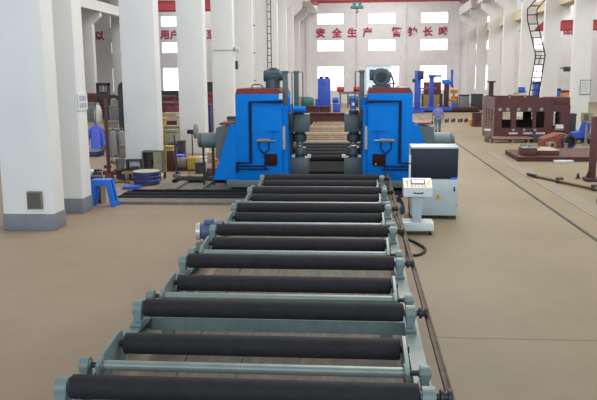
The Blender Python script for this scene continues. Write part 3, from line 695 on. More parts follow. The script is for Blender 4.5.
def person():
    t = thing('person', 'person walking away in a blue shirt and grey trousers, right of the machines', 'person', (5.15, 48.7, 0))
    t.scale = (1.22, 1.12, 1.07)
    V, E_, Rr = [], [], []
    def v(x, y, z, r, par=None):
        V.append((x, y, z)); Rr.append(r)
        if par is not None: E_.append((par, len(V)-1))
        return len(V)-1
    pel = v(0, 0, .88, (.15, .11)); wa = v(0, 0, 1.02, (.14, .1), pel); ches = v(0, .01, 1.24, (.17, .11), wa); nb = v(0, .01, 1.40, (.075, .07), ches)
    nk = v(0, .025, 1.46, .052, nb); h1 = v(0, .035, 1.53, (.07, .082), nk); h2 = v(0, .035, 1.60, (.078, .092), h1); v(0, .03, 1.655, (.06, .072), h2)
    for s, ky, fy in ((-1, .03, -.16), (1, .10, .13)):
        hp = v(s*.10, 0, .82, .095, pel); kn = v(s*.105, ky, .46, .062, hp); an = v(s*.105, fy-.02, .09, .042, kn); v(s*.12, fy+.14, .035, .036, an)
    for s in (-1, 1):
        sh = v(s*.185, .01, 1.35, .062, ches); el = v(s*.265, -.02 if s > 0 else .03, 1.08, .046, sh); wr = v(s*.285, .06 if s > 0 else .14, .86, .03, el)
        pm = v(s*.287, .075 if s > 0 else .16, .79, (.022, .04), wr)
        for j, (dy, ln) in enumerate(((-.03, .075), (-.01, .09), (.01, .085), (.03, .07))):
            y0 = V[pm][1]+dy
            a = v(s*.285, y0, .745, .0095, pm); b = v(s*.278, y0+.005, .745-ln*.55, .009, a); v(s*.265, y0+.008, .745-ln, .008, b)
        th = v(s*.275, V[pm][1]+.045, .80, .011, pm); v(s*.262, V[pm][1]+.065, .755, .010, th)
    b = skin_mesh('body', V, E_, Rr, 'skin', t, 2)
    # clothes: shells a little larger than the body
    V, E_, Rr = [], [], []
    a0 = v(0, 0, .80, (.185, .14)); a1 = v(0, 0, 1.0, (.18, .135), a0); a2 = v(0, .01, 1.22, (.20, .14), a1); v(0, .01, 1.385, (.11, .095), a2)
    for s in (-1, 1):
        sh = v(s*.19, .01, 1.345, .082, a2); el = v(s*.262, -.015 if s > 0 else .03, 1.10, .068, sh); v(s*.27, .0 if s > 0 else .05, 1.04, .064, el)
    sh_ = skin_mesh('shirt', V, E_, Rr, 'shirt_blue', t, 2)
    V, E_, Rr = [], [], []
    pe = v(0, 0, .90, (.165, .125))
    for s, ky, fy in ((-1, .03, -.16), (1, .10, .13)):
        hp = v(s*.10, 0, .80, .115, pe); kn = v(s*.107, ky, .46, .084, hp); v(s*.107, fy-.02, .10, .068, kn)
    skin_mesh('trousers', V, E_, Rr, 'trouser_grey', t, 2)
    for s, fy in ((-1, -.16), (1, .13)):
        MB().box(s*.115-.05, s*.115+.05, fy-.10, fy+.2, 0, .085, .03).build('shoe', 'shoe_dark', t)
    hm = MB(); 
    bmesh.ops.create_uvsphere(hm.bm, u_segments=20, v_segments=12, radius=1)
    for q in hm.bm.verts: q.co = Vector((q.co.x*.088, q.co.y*.1+.018, q.co.z*.09+1.605))
    bmesh.ops.delete(hm.bm, geom=[q for q in hm.bm.verts if q.co.z < 1.52 or (q.co.y > .07 and q.co.z < 1.63)], context='VERTS')
    hm.build('hair', 'hair_grey', t)
    for s in (-1, 1):
        e = MB(); bmesh.ops.create_uvsphere(e.bm, u_segments=10, v_segments=8, radius=1)
        for q in e.bm.verts: q.co = Vector((q.co.x*.012+s*.082, q.co.y*.022+.04, q.co.z*.034+1.565))
        e.build('ear', 'skin', t)
        e = MB(); bmesh.ops.create_uvsphere(e.bm, u_segments=8, v_segments=6, radius=1)
        for q in e.bm.verts: q.co = Vector((q.co.x*.012+s*.03, q.co.y*.008+.12, q.co.z*.008+1.58))
        e.build('eye', 'shoe_dark', t)
    MB().prism([(.115, 1.575), (.145, 1.535), (.115, 1.525)], 'x', -.014, .014).build('nose', 'skin', t)
    MB().box(-.024, .024, .108, .12, 1.492, 1.503, .003).build('mouth', 'clutter_red', t)
    return t
person()
t = thing('tool_bag', 'small dark bag held in the left hand of the walking person', 'bag', (4.80, 48.92, .50))
MB().box(-.06, .06, -.13, .13, 0, .2, .03).build('pouch', 'clutter_dark', t)
MB().tube(curve_pts([(0, -.09, .19), (0, -.05, .28), (0, .05, .28), (0, .09, .19)], 5), .012).build('handle', 'clutter_dark', t)

# ------------------------------------------------------------------ right: big maroon frame and steel parts
t = thing('steel_frame_housing', 'large maroon fabricated steel frame with window openings, right of the aisle', 'steel frame', (9.7, 44.5, 0))
fx0, fx1, fy0, fy1, fz = -2.05, 2.1, -2.3, 1.9, 2.42
zw0, zw1 = .72, 1.62
ops_ = [(-1.66, -1.14), (-.86, .05), (.24, .70)]
m = MB().box(fx0, fx1, fy0, fy0+.14, 0, zw0).box(fx0, fx1, fy0, fy0+.14, zw1, 2.0)
xe = [fx0] + [v for q in ops_ for v in q]
for a, b in ((fx0, ops_[0][0]), (ops_[0][1], ops_[1][0]), (ops_[1][1], ops_[2][0]), (ops_[2][1], 1.15)): m.box(a, b, fy0, fy0+.14, zw0, zw1)
m.box(1.56, fx1, fy0, fy0+.14, zw0, zw1)
m.build('front_panel', 'maroon', t)
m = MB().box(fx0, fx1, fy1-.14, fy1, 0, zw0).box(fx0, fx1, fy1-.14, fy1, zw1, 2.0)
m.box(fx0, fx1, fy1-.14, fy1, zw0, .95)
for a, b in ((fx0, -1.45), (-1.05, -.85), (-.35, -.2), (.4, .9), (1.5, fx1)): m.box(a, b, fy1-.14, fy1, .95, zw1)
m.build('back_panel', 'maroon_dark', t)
m = MB().box(fx0-.02, fx0+.12, fy0+.14, fy1-.14, 0, .62).box(fx0-.02, fx0+.12, fy0+.14, fy1-.14, 1.75, 2.42)
for a, b in ((fy0+.14, -1.6), (-1.15, -.7), (-.25, .2), (.65, fy1-.14)): m.box(fx0-.02, fx0+.12, a, b, .62, 1.75)
m.build('side_panel', 'worn_front', t)
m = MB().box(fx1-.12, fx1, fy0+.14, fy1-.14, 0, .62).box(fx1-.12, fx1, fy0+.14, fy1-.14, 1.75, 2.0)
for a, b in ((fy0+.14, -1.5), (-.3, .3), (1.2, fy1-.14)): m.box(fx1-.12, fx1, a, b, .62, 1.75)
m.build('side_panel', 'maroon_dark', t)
MB().box(fx0, 1.2, fy0, fy0+.1, 2.0, fz).build('top_rim', 'maroon', t)
MB().box(fx0+.12, 1.2, fy1-.1, fy1, 2.0, fz).build('top_rim', 'maroon', t)
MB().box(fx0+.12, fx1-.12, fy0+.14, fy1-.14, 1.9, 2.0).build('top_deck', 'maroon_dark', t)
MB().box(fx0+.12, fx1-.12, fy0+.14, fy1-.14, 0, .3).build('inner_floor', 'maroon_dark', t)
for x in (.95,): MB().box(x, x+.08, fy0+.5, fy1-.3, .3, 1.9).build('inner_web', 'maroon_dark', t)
MB().box(.95, 2.1, fy0+.12, fy0+1.6, 2.0, 2.42, .01).build('top_box', 'maroon', t)
for x in (-1.78, -1.35, -.75, -.15, .5):
    MB().box(x-.09, x+.09, fy0-.05, fy0, 1.66, 1.84, .005).build('machined_pad', 'grey_plate', t)
for x in (-1.0, -.4, .2):
    MB().box(x-.08, x+.08, fy0-.05, fy0, .52, .66, .005).build('machined_pad', 'grey_plate', t)
for x in (-1.0, -.2, .5): MB().box(x-.25, x+.25, fy0-.06, fy0, .36, .46).build('machined_strip', 'aluminium', t)
pm = MB().box(-1.95, -1.7, .4, .63, 2.42, 3.25).box(-2.05, -1.6, .3, .73, 3.25, 3.33).box(-2.05, -1.6, .3, .73, 2.42, 2.48)
pm.box(-2.0, -1.5, .2, .8, 2.0, 2.42).build('top_post', 'maroon_dark', t)
t = thing('hose_reel_bracket', 'small tan bracket with a blue part lying on the roof of the maroon frame', 'bracket', (9.6, 45.6, 2.0))
MB().box(-.6, .5, -.1, .1, 0.42, .5).box(-.55, -.45, -.1, .1, 0, .5).box(.35, .45, -.1, .1, 0, .42).prism([(-.2, .5), (.5, .62), (.5, .72), (-.25, .6)], 'y', -.08, .08).build('bracket', 'clutter_tan', t)
MB().box(.0, .4, -.12, .12, .62, .95, .03).build('clamp', 'royal_blue', t)

t = thing('steel_plate', 'large flat maroon steel base plate with a box section edge lying on the floor', 'steel plate', (8.9, 34.2, 0))
MB().prism([(-2.1, -2.35), (3.2, -2.35), (3.4, 2.0), (-2.05, .7)], 'z', .17, .2).build('plate', 'maroon', t)
MB().box(-2.1, 3.2, -2.33, -2.22, 0, .17).build('edge_web', 'maroon_dark', t)
MB().prism([(-2.1, -2.22), (-1.98, -2.22), (-1.93, .6), (-2.05, .6)], 'z', 0, .17).build('edge_web', 'maroon_dark', t)
for x in (-1.0, .4, 1.8, 3.0): MB().box(x, x+.08, -2.22, .5, 0, .17).build('rib', 'maroon_dark', t)
crate('steel_block', 7.1, 7.72, 32.3, 33.2, .2, .56, 'maroon', 'square maroon steel block on the flat plate, nearest the aisle', 'steel block', 'grey_plate')
crate('steel_block', 7.78, 8.72, 32.5, 34.2, .2, .42, 'maroon', 'wide low maroon steel block with a pale top on the flat plate', 'steel block', 'clutter_tan')
for k, (x, y, z) in enumerate(((7.25, 33.0, .56), (7.5, 32.6, .56), (8.05, 33.8, .42))):
    t = thing('steel_ring', ['steel ring lying at the back corner of the square maroon block', 'steel ring lying near the front of the square maroon block', 'steel ring lying on the wide low maroon block'][k], 'ring', (x, y, z))
    MB().lathe((0, 0, 0), (0, 0, 1), [(0, .08), (.0, .13), (.08, .13), (.08, .08)], 18, True).build('ring_body', 'steel', t)
t = thing('duct_section', 'tapered orange primed steel duct with a dark round flange lying behind the flat plate', 'duct', (10.2, 38.2, 0), 0)
MB().prism([(-.85, .02), (.3, .02), (.36, .68), (-.05, .72), (-.85, .44)], 'y', -.3, .9).build('duct_body', 'primer_orange', t)
fl = MB().lathe((.36, -.68, .35), (-.2, 1, 0), [(0, .25), (.0, .35), (.1, .35), (.11, .28), (.4, .28), (.4, .25)], 28, True).build('flange', 'flange_dark', t)
MB().lathe((.33, -.53, .35), (-.2, 1, 0), [(0, .252), (.02, .252)], 28).build('inside_shade', 'black_plastic', fl)  # black disc stands in for the shade inside the duct
t = thing('pipe_flange', 'small bare steel pipe flange leaning against the orange duct', 'flange', (9.6, 37.1, 0))
MB().lathe((0, 0, .2), (-.3, 1, 0), [(0, .1), (0, .2), (.07, .2), (.08, .13), (.3, .13), (.3, .1)], 22, True).build('ring_body', 'grey_plate', t)
MB().lathe((0, .02, .2), (-.3, 1, 0), [(.1, .135), (.45, .135)], 18).build('stub', 'primer_orange', t)
t = thing('grey_cylinder', 'short light grey cylinder standing in front of the maroon frame doorway', 'cylinder', (10.95, 41.0, .0))
MB().lathe((-.25, 0, .82), (1, 0, 0), [(0, .1), (.02, .17), (.4, .17), (.42, .1)], 18).build('cylinder_body', 'aluminium', t)
MB().box(-.2, .15, -.12, .12, 0, .66).build('stand', 'maroon_dark', t)
crate('bottle_jack', 10.0, 10.14, 36.4, 36.54, 0, .36, 'clutter_grey', 'small grey upright jack between duct and flat plate', 'jack')
t = thing('primed_plate', 'orange primed steel plate with pale edge in front of the maroon frame', 'steel plate', (8.4, 41.2, 0))
MB().box(-1.15, 1.05, -.5, .3, .2, .3, .005).build('plate', 'primer_orange', t)
for x in (-1.0, 0, .85): MB().box(x-.06, x+.06, -.45, .25, 0, .2).build_each('bearer', 'wood', t)
MB().box(-1.15, 1.05, -.53, -.5, .22, .28).build('edge_strip', 'grey_plate', t)
crate('dark_block', 9.48, 10.2, 40.8, 41.6, .0, .42, 'clutter_dark', 'black steel block between the primed plate and the maroon frame doorway', 'steel block')
crate('white_tool_tray', 6.95, 7.25, 41.1, 41.5, .62, .72, 'pedestal_white', 'small pale tray on the corner stand of the maroon frame', 'tray')
crate('corner_stand', 7.0, 7.2, 41.05, 41.55, 0, .62, 'worn_front', 'narrow worn stand at the near corner of the maroon frame', 'stand')
tag(MB().box(8.2, 9.0, 31.3, 31.5, 0, .12, .01).box(8.2, 9.0, 31.46, 31.52, .0, .02).build('angle_bar', 'aluminium'), 'pale aluminium bar on the floor along the front edge of the flat plate', 'bar')
t = thing('long_pole', 'long dark and yellow pole lying aslant on the floor at right', 'pole', (6.23, 26.97, .011))
MB().cyl((0, 0, .08), (2.6, -6.4, .08), .042, n=12).build('pole_shaft', 'wood', t)
MB().cyl((0.12, .02, .05), (2.72, -6.38, .05), .05, n=10).build('lower_tube', 'dark_steel', t)
MB().cyl((-.05, .12, .08), (.15, -.37, .08), .062, n=12).build('end_sleeve', 'dark_steel', t)
for f_ in (.24, .5): MB().box(2.6*f_-.1, 2.6*f_+.14, -6.4*f_-.06, -6.4*f_+.06, 0, .19, .01).build('clamp', 'clutter_dark', t)
t = thing('floor_cone', 'tiny dark cone standing on the floor above the long pole', 'cone', (7.83, 26.6, 0))
MB().lathe((0, 0, 0), (0, 0, 1), [(0, .09), (.03, .09), (.035, .07), (.1, .05), (.19, .035)], 14).build('cone_body', 'black_plastic', t)
MB().box(-.09, .09, -.09, .09, 0, .015).build('cone_base', 'black_plastic', t)
t = thing('guard_post', 'maroon steel post with a wide foot at the right edge of the picture', 'post', (8.12, 26, 0))
MB().box(-.1, .1, -.1, .1, .12, 2.25, .01).build('post_shaft', 'maroon', t)
MB().box(-.24, .3, -.28, .28, 0, .12, .01).build('foot', 'maroon_dark', t)
MB().prism([(-.22, .12), (-.1, .12), (-.1, .42)], 'y', -.02, .02).build('gusset', 'maroon_dark', t)
t = thing('hand_wheel', 'small dark handwheel on the floor at the right edge', 'handwheel', (6.82, 20.9, 0))
MB().lathe((-.04, 0, .15), (1, .3, 0), [(0, .15), (.04, .15), (.045, .06), (.1, .05)], 18).build('rim', 'dark_steel', t)
MB().box(.02, .2, -.06, .06, 0, .16, .01).build('mount', 'clutter_dark', t)

# electrical box on stand, blue seats, grey carts
t = thing('electrical_box', 'olive grey switch box on a short post before the notice board column', 'switch box', (11.85, 39.3, 0))
MB().box(-.27, .27, -.14, .14, 1.22, 1.72, .015).build('case', 'olive', t)
MB().box(-.2, .05, -.16, -.14, 1.3, 1.64).build('door', 'olive_dark', t)
MB().box(-.05, .05, -.05, .05, 0, 1.22).box(-.2, .2, -.15, .15, 0, .03).build('post', 'clutter_grey', t)
t = thing('blue_trolley', 'bright blue curved trolley body by the right columns, beside a grey cart', 'trolley', (12.0, 40.9, 0))
MB().prism([(-.5, .28), (.35, .3), (.45, 1.1), (.2, 1.12), (.05, .62), (-.45, .56)], 'y', -.4, .4).build('shell', 'royal_blue', t)
for x in (-.35, .25):
    for y in (-.3, .3): MB().cyl((x, y-.04, .15), (x, y+.04, .15), .15, n=14).build('wheel', 'clutter_dark', t)
MB().box(-.4, .3, -.34, .34, .14, .29).build('chassis', 'clutter_dark', t)
t = thing('grey_cart', 'grey hopper cart standing right of the blue trolley', 'cart', (12.55, 39.6, 0))
MB().prism([(-.42, .3), (.3, .3), (.36, 1.0), (-.08, 1.05), (-.12, .62), (-.45, .6)], 'y', -.35, .35).build('hopper', 'clutter_grey', t)
for x in (-.3, .2):
    for y in (-.28, .28): MB().cyl((x, y-.04, .14), (x, y+.04, .14), .14, n=14).build('wheel', 'clutter_dark', t)
MB().box(-.35, .25, -.3, .3, .14, .3).build('chassis', 'clutter_dark', t)
crate('blue_rack', 22.7, 24.2, 60, 61, 0, 3.2, 'royal_blue', 'large royal blue rack seen at the right edge behind the columns', 'rack', 'navy')
crate('blue_rack', 15.4, 16.1, 55.4, 56.2, 0, 1.1, 'navy', 'narrow blue cabinet between the notice board column and the ladder column', 'cabinet', 'clutter_grey')
crate('blue_rack', 18.0, 18.6, 70, 71, 0, 2.4, 'royal_blue', 'blue rack in the right bay seen behind the dark ladder', 'rack', 'navy')
crate('orange_bin', 19.0, 19.8, 71.5, 72.4, 0, 2.2, 'orange', 'orange bin beside the blue rack behind the dark ladder', 'bin', 'clutter_red')
crate('blue_rack', 18.0, 18.6, 78, 79, 0, 3.0, 'royal_blue', 'slim blue rack between the columns right of the maroon post', 'rack', 'navy')
crate('dark_rack', 12.2, 13.3, 46.2, 47.0, 0, 1.3, 'clutter_dark', 'dark machine mass behind the maroon frame right end', 'machine')
t = thing('notice_board', 'framed grey notice board mounted on the right column', 'notice board', (14.75, 49.66, 2.85))
MB().box(-.32, .32, -.02, .03, -.46, .46).build('board', 'sign_white', t)
MB().box(-.34, .34, -.035, -.02, -.48, -.43).box(-.34, .34, -.035, -.02, .43, .48).box(-.34, -.3, -.035, -.02, -.43, .43).box(.3, .34, -.035, -.02, -.43, .43).build('frame', 'clutter_grey', t)
m = MB()
for k in range(8): m.box(-.24, .24-random.uniform(0, .12), -.024, -.02, .3-.085*k, .325-.085*k)
m.build('text_line', 'sign_ink', t)
t = thing('wall_floodlight', 'small dark floodlight on a bracket between the right columns', 'lamp', (15.22, 57.5, 4.0))
MB().box(-.04, .45, -.05, .05, .1, .2).build('bracket', 'dark_steel', t)
MB().box(.2, .65, -.25, .15, -.1, .25, .03).build('lamp_head', 'clutter_dark', t)

# tall dark ladder
def ladder(name, label, pts, wid, y, rung, r, m_='dark_steel', cage=None):
    t = thing(name, label, 'ladder', (pts[0][0], y, 0)); ox = pts[0][0]
    P = [Vector((p[0]-ox, p[2] if len(p) > 2 else 0, p[1])) for p in pts]
    MB().tube(P, r).build('rail', m_, t)
    MB().tube([p+Vector((wid, 0, 0)) for p in P], r).build('rail', m_, t)
    for a, b in zip(P[:-1], P[1:]):
        n = max(1, int((b-a).length/rung))
        for k in range(n):
            q = a+(b-a)*((k+.5)/n); MB().cyl(q, q+Vector((wid, 0, 0)), r*.85, n=8).build('rung', m_, t)
    return t, P
lt, LP = ladder('tall_ladder', 'tall dark steel ladder with a kink, rising to the crane beam at right', [(12.35, 0), (12.95, 5.1), (12.25, 7.6), (12.2, 8.4), (13.0, 9.35), (13.4, 11.4)], .68, 56, .46, .045)
MB().box(.55, 1.3, .0, .3, 5.06, 5.1).build('landing', 'dark_steel', lt)
for z in (1.2, 3.2): MB().tube([(.6, .3, z), (1.05, .3, z+1.9)], .03).build('stay_rod', 'dark_steel', lt)
ladder('thin_ladder', 'thin dark cat ladder fixed up the pale column behind the left machine', [(-7.36, 0), (-7.36, 13)], .30, 58.85, .55, .035)

# conduit, small lamp on the left columns
tag(MB().tube([(-8.6, 43.16, 5.25), (-7.42, 43.16, 5.25)], .014).build('wall_conduit', 'clutter_grey'), 'thin horizontal conduit across the white column behind the left machine', 'conduit')
t = thing('wall_lamp', 'small white lamp at the end of the thin conduit on a left column', 'lamp', (-7.42, 43.4, 5.3))
MB().lathe((0, 0, 0), (1, 0, 0), [(0, .05), (.1, .06), (.12, .14), (.3, .16), (.32, .08)], 16).build('lamp_head', 'pedestal_white', t)
MB().box(-.0, .06, -.08, .08, -.12, .12).build('bracket', 'clutter_grey', t)
t = thing('down_pipe', 'slim grey pipe with brackets running up the left column behind the lamp', 'pipe', (-7.36, 51.6, 0))
MB().cyl((0, 0, 0), (0, 0, 10.1), .045, n=10).build('pipe_run', 'sign_white', t)
for k in range(5): MB().box(-.085, .06, -.08, .08, 1.5+k*1.9, 1.57+k*1.9).build('bracket', 'clutter_grey', t)
t = thing('wall_phone_box', 'small dark box mounted on a pale left column', 'box', (-7.41, 44.0, 4.4))
MB().box(-.04, .1, -.12, .12, -.25, .25, .02).build('case', 'clutter_dark', t)
MB().box(.1, .12, -.1, .1, -.2, .1).build('door', 'clutter_grey', t)
# column fittings
t = thing('column_box', 'brown recessed meter box low on the nearest white column', 'box', (-7.88, 16.89, .55))
MB().box(-.185, .185, -.05, .02, 0, .44, .01).build('case', 'brown_box', t)
MB().box(-.15, .15, -.062, -.05, .04, .40).build('door', 'olive_dark', t)
MB().box(-.2, .2, -.07, .02, -.03, 0).build('ledge', 'pedestal_white', t)
t = thing('sign_plate', 'small pale sign plate with grey writing on the second column side', 'sign', (-7.585, 19.57, 3.05))
MB().box(-.015, .012, -.34, .34, -.23, .23).build('plate', 'sign_white', t)
m = MB()
for zz, hh in ((.1, .09), (-.09, .08)):
    for k in range(4): m.box(.012, .016, -.24+k*.13, -.15+k*.13, zz-hh*.8, zz+hh*.8)
m.build('text_block', 'sign_ink', t)

# ------------------------------------------------------------------ left floor: rack, jacket, blue stand, drum, boxes
t = thing('coat_rack', 'maroon steel gate-shaped rack standing beside the third left column', 'rack', (-9.08, 25.6, 0))
MB().box(-.055, .055, -.055, .055, .3, 3.12, .01).build('post', 'maroon', t)
MB().box(-1.9, .09, -.06, .06, 3.0, 3.12, .01).build('cross_bar', 'maroon_dark', t)
MB().box(-.16, .16, -.16, .16, 0, .3, 0, None, (.07, .07)).build('foot', 'maroon', t)
MB().box(-1.9, -1.78, -.06, .06, 0, 3.0, .01).build('post', 'maroon', t)
t = thing('hanging_jacket', 'blue work jacket hanging from the maroon rack', 'jacket', (-9.47, 25.56, 1.18))
t.scale = (.84, .9, 1)
jm = MB(); n = 26
for z, wd, dp in ((0, .28, .12), (.25, .27, .12), (.55, .27, .11), (.72, .25, .09), (.82, .16, .07), (.87, .07, .05)):
    pass
prof = ((0, .25, .12), (.05, .26, .13), (.3, .235, .12), (.6, .245, .11), (.74, .25, .08), (.80, .17, .06), (.83, .07, .05), (.88, .075, .05))
vs, fs = [], []
for j, (z, wd, dp) in enumerate(prof):
    for i in range(n):
        a = 2*PI*i/n; k = 1+.12*math.sin(5*a)*(1-z); vs.append((wd*math.cos(a)*k, dp*math.sin(a)*k, z))
for j in range(len(prof)-1):
    for i in range(n): fs.append((j*n+i, j*n+(i+1) % n, (j+1)*n+(i+1) % n, (j+1)*n+i))
fs += [tuple(range(n))[::-1], tuple(range((len(prof)-1)*n, len(prof)*n))]
jm.add(vs, fs); jm.build('jacket_body', 'cloth_blue', t)
for s in (-1, 1): MB().tube([(s*.2, 0, .73), (s*.3, -.02, .55), (s*.36, -.04, .28), (s*.37, -.05, .14)], .06, 10).build('sleeve', 'cloth_blue', t)
MB().tube(curve_pts([(0, 0, .85), (0, 0, 1.0), (.04, 0, 1.5), (0, 0, 1.85)], 5), .014).build('hanger', 'dark_steel', t)
t = thing('blue_stand', 'bright blue A-shaped steel stand on the floor beside the second column', 'stand', (-7.45, 20.42, 0))
m = MB().prism([(-.40, 0), (-.27, 0), (-.15, .62), (.15, .62), (.27, 0), (.40, 0), (.27, .76), (-.27, .76)], 'y', -.18, -.08); m.build('side_frame', 'bright_blue', t)
MB().prism([(-.40, 0), (-.27, 0), (-.15, .62), (.15, .62), (.27, 0), (.40, 0), (.27, .76), (-.27, .76)], 'y', .1, .2).build('side_frame', 'bright_blue', t)
MB().box(-.27, .27, -.18, .2, .76, .79).build('top_plate', 'bright_blue', t)
MB().box(-.36, -.3, -.08, .1, .05, .14).box(.3, .36, -.08, .1, .05, .14).build_each('brace', 'bright_blue', t)
MB().box(-.06, .06, -.03, .05, .1, .76).build('centre_bar', 'clutter_tan', t)
t = thing('dark_barrel', 'dark grey barrel tucked behind the second white column', 'barrel', (-7.2, 22.1, 0))
MB().lathe((-.85, -.9, 0), (0, 0, 1), [(0, .2), (.02, .215), (.27, .215), (.28, .225), (.3, .215), (.56, .215), (.57, .225), (.59, .215), (.8, .215), (.82, .2)], 22).build('shell', 'clutter_dark', t)
t.location = (-7.0, 21.85, 0)
t = thing('steel_drum', 'navy blue cut drum with a pale rim standing before the third column', 'drum', (-7.43, 24.75, 0))
MB().lathe((0, 0, 0), (0, 0, 1), [(0, .42), (.02, .45), (.14, .45), (.16, .465), (.18, .45), (.28, .45), (.30, .465), (.32, .45), (.42, .465), (.45, .45), (.46, .44)], 30).build('shell', 'navy', t)
MB().lathe((0, 0, .46), (0, 0, 1), [(0, .46), (.02, .465), (.03, .43), (.015, .2)], 30).build('lid', 'cream_top', t)
crate('blue_tray', -7.9, -7.4, 23.5, 23.95, 0.0, .1, 'royal_blue', 'flat blue tray on the floor just before the navy drum', 'tray')
t = thing('work_table', 'low wooden topped table behind the navy drum', 'table', (-7.85, 25.9, 0))
MB().box(-.72, .72, -.42, .42, .27, .33).build('table_top', 'wood', t)
for x in (-.66, .66):
    for y in (-.36, .36): MB().box(x-.04, x+.04, y-.04, y+.04, 0, .27).build('leg', 'clutter_dark', t)
t = thing('olive_switch_box', 'open olive steel box on the low table before the third column', 'box', (-7.5, 25.9, .33))
MB().box(-.36, -.31, -.22, .22, 0, .74).box(.06, .38, -.22, .22, 0, .74).box(-.31, .06, -.22, .22, 0, .05).box(-.31, .06, -.22, .22, .69, .74).box(-.31, .06, .16, .22, .05, .69).build('case', 'olive_dark', t)
MB().box(.07, .37, -.235, -.22, .03, .71).build('door', 'olive', t)
MB().cyl((-.12, -.05, .28), (-.12, .16, .28), .08, n=14).build('gauge', 'clutter_dark', t)
t = thing('open_frame_box', 'dark open frame like an empty monitor case on the low table', 'frame', (-8.2, 25.9, .33))
MB().box(-.3, -.24, -.15, .15, 0, .42).box(.24, .3, -.15, .15, 0, .42).box(-.24, .24, -.15, .15, 0, .05).box(-.24, .24, -.15, .15, .36, .42).build('frame', 'clutter_dark', t)
MB().box(-.24, .24, .1, .14, .05, .36).build('back_plate', 'sign_white', t)
MB().box(-.15, .12, -.1, .08, .05, .16, .02).build('motor', 'clutter_dark', t)
t = thing('white_bucket', 'pale bucket standing on a round brown stool left of the table', 'bucket', (-8.85, 26.2, .36))
MB().lathe((0, 0, 0), (0, 0, 1), [(0, .14), (.02, .15), (.36, .19), (.38, .2), (.38, .17), (.06, .13)], 22).build('pail', 'clutter_grey', t)
MB().tube(curve_pts([(-.19, 0, .34), (0, -.2, .26), (.19, 0, .34)], 6), .01).build('handle', 'dark_steel', t)
t = thing('round_stool', 'round brown stool under the pale bucket', 'stool', (-8.85, 26.2, 0))
MB().lathe((0, 0, .30), (0, 0, 1), [(0, .24), (.01, .26), (.05, .26), (.06, .24)], 20).build('seat', 'rust', t)
MB().cyl((0, 0, 0), (0, 0, .3), .17, .15, n=16).build('base', 'clutter_dark', t)
crate('brown_carton', -9.5, -9.15, 28.2, 28.5, 0, .5, 'pedestal_white', 'white carton behind the round stool', 'carton')
tag(MB().tube(curve_pts([(-9.5, 24.8, .03), (-8.9, 24.6, .03), (-8.5, 25.1, .03), (-8.1, 24.9, .03)], 6), .025).build('red_hose', 'clutter_red'), 'dull red hose on the floor between the blue stand and the navy drum', 'hose')

# middle left clutter, between third and fourth columns and behind the machine
t = thing('maroon_stub_post', 'short maroon steel post behind the olive box', 'post', (-7.5, 28.4, 0))
MB().box(-.14, .14, -.14, .14, .03, .82, .01).build('post_shaft', 'maroon_dark', t)
MB().box(-.2, .2, -.2, .2, 0, .03).build('foot', 'maroon_dark', t)
t = thing('geared_motor', 'yellow and brown geared motor on the floor left of the blue machine', 'motor', (-6.85, 28.6, 0))
MB().lathe((-.5, 0, .28), (1, 0, 0), [(0, .15), (.02, .24), (.45, .24), (.5, .16)], 18).build('motor_body', 'brown_box', t)
MB().box(0.0, .4, -.25, .25, .05, .55, .05).build('gear_case', 'yellow', t)
MB().box(-.4, .35, -.2, .2, 0, .06).build('foot', 'clutter_dark', t)
t = thing('pedestal_fan', 'dark pedestal fan standing left of the blue machine motor', 'fan', (-7.5, 32.2, 0))
MB().lathe((0, 0, 0), (0, 0, 1), [(0, .24), (.04, .24), (.06, .05)], 20).build('base', 'dark_steel', t)
MB().cyl((0, 0, .05), (0, 0, 1.2), .025, n=10).build('pole', 'dark_steel', t)
fh = MB().lathe((-.22, 0, 1.28), (1, 0, 0), [(0, .06), (.03, .1), (.3, .1), (.34, .05)], 16).build('fan_head', 'dark_steel', t)
MB().lathe((.12, 0, 1.3), (1, 0, 0), [(0, .3), (.02, .33), (.1, .33), (.12, .3)], 26).build('guard', 'clutter_grey', fh)
crate('olive_cabinet', -9.9, -9.2, 36.6, 37.2, 0, 1.25, 'olive', 'tall olive cabinet between the third and fourth left columns', 'cabinet')
crate('olive_cabinet', -9.0, -8.5, 33.3, 33.9, .0, 1.3, 'olive', 'narrow olive cabinet just left of the fourth column', 'cabinet')
crate('blue_toolbox', -8.65, -8.2, 32.3, 33.2, 0, .75, 'royal_blue', 'blue tool box at the foot of the fourth left column', 'tool box', 'navy')
crate('blue_bin', -7.75, -7.35, 29.6, 30.1, 0, .5, 'cloth_blue', 'small lilac blue bin behind the short maroon post', 'bin')
crate('dark_panel_box', -8.6, -7.95, 30.8, 31.3, 0, .62, 'clutter_dark', 'dark grey panel box in front of the blue tool box', 'box')
crate('tan_carton', -6.6, -6.1, 31.2, 31.8, 0, .45, 'clutter_tan', 'tan carton on the floor behind the geared motor', 'carton')
crate('tan_carton', -6.9, -6.3, 34.0, 34.4, 0, .3, 'yellow', 'small yellow carton in front of the fourth column', 'carton')
crate('tan_carton', -6.0, -5.4, 29.5, 30.0, 0, .35, 'orange', 'orange red low box under the grey machine motor', 'box')
crate('green_box', -7.4, -6.5, 40.5, 41.1, 0, 1.5, 'teal', 'dark teal machine box behind the fourth left column', 'machine', 'clutter_dark')
crate('grey_machine', -6.7, -5.7, 38.8, 39.6, 0, 1.1, 'clutter_grey', 'grey machine block directly behind the left machine gearbox', 'machine', 'clutter_red')
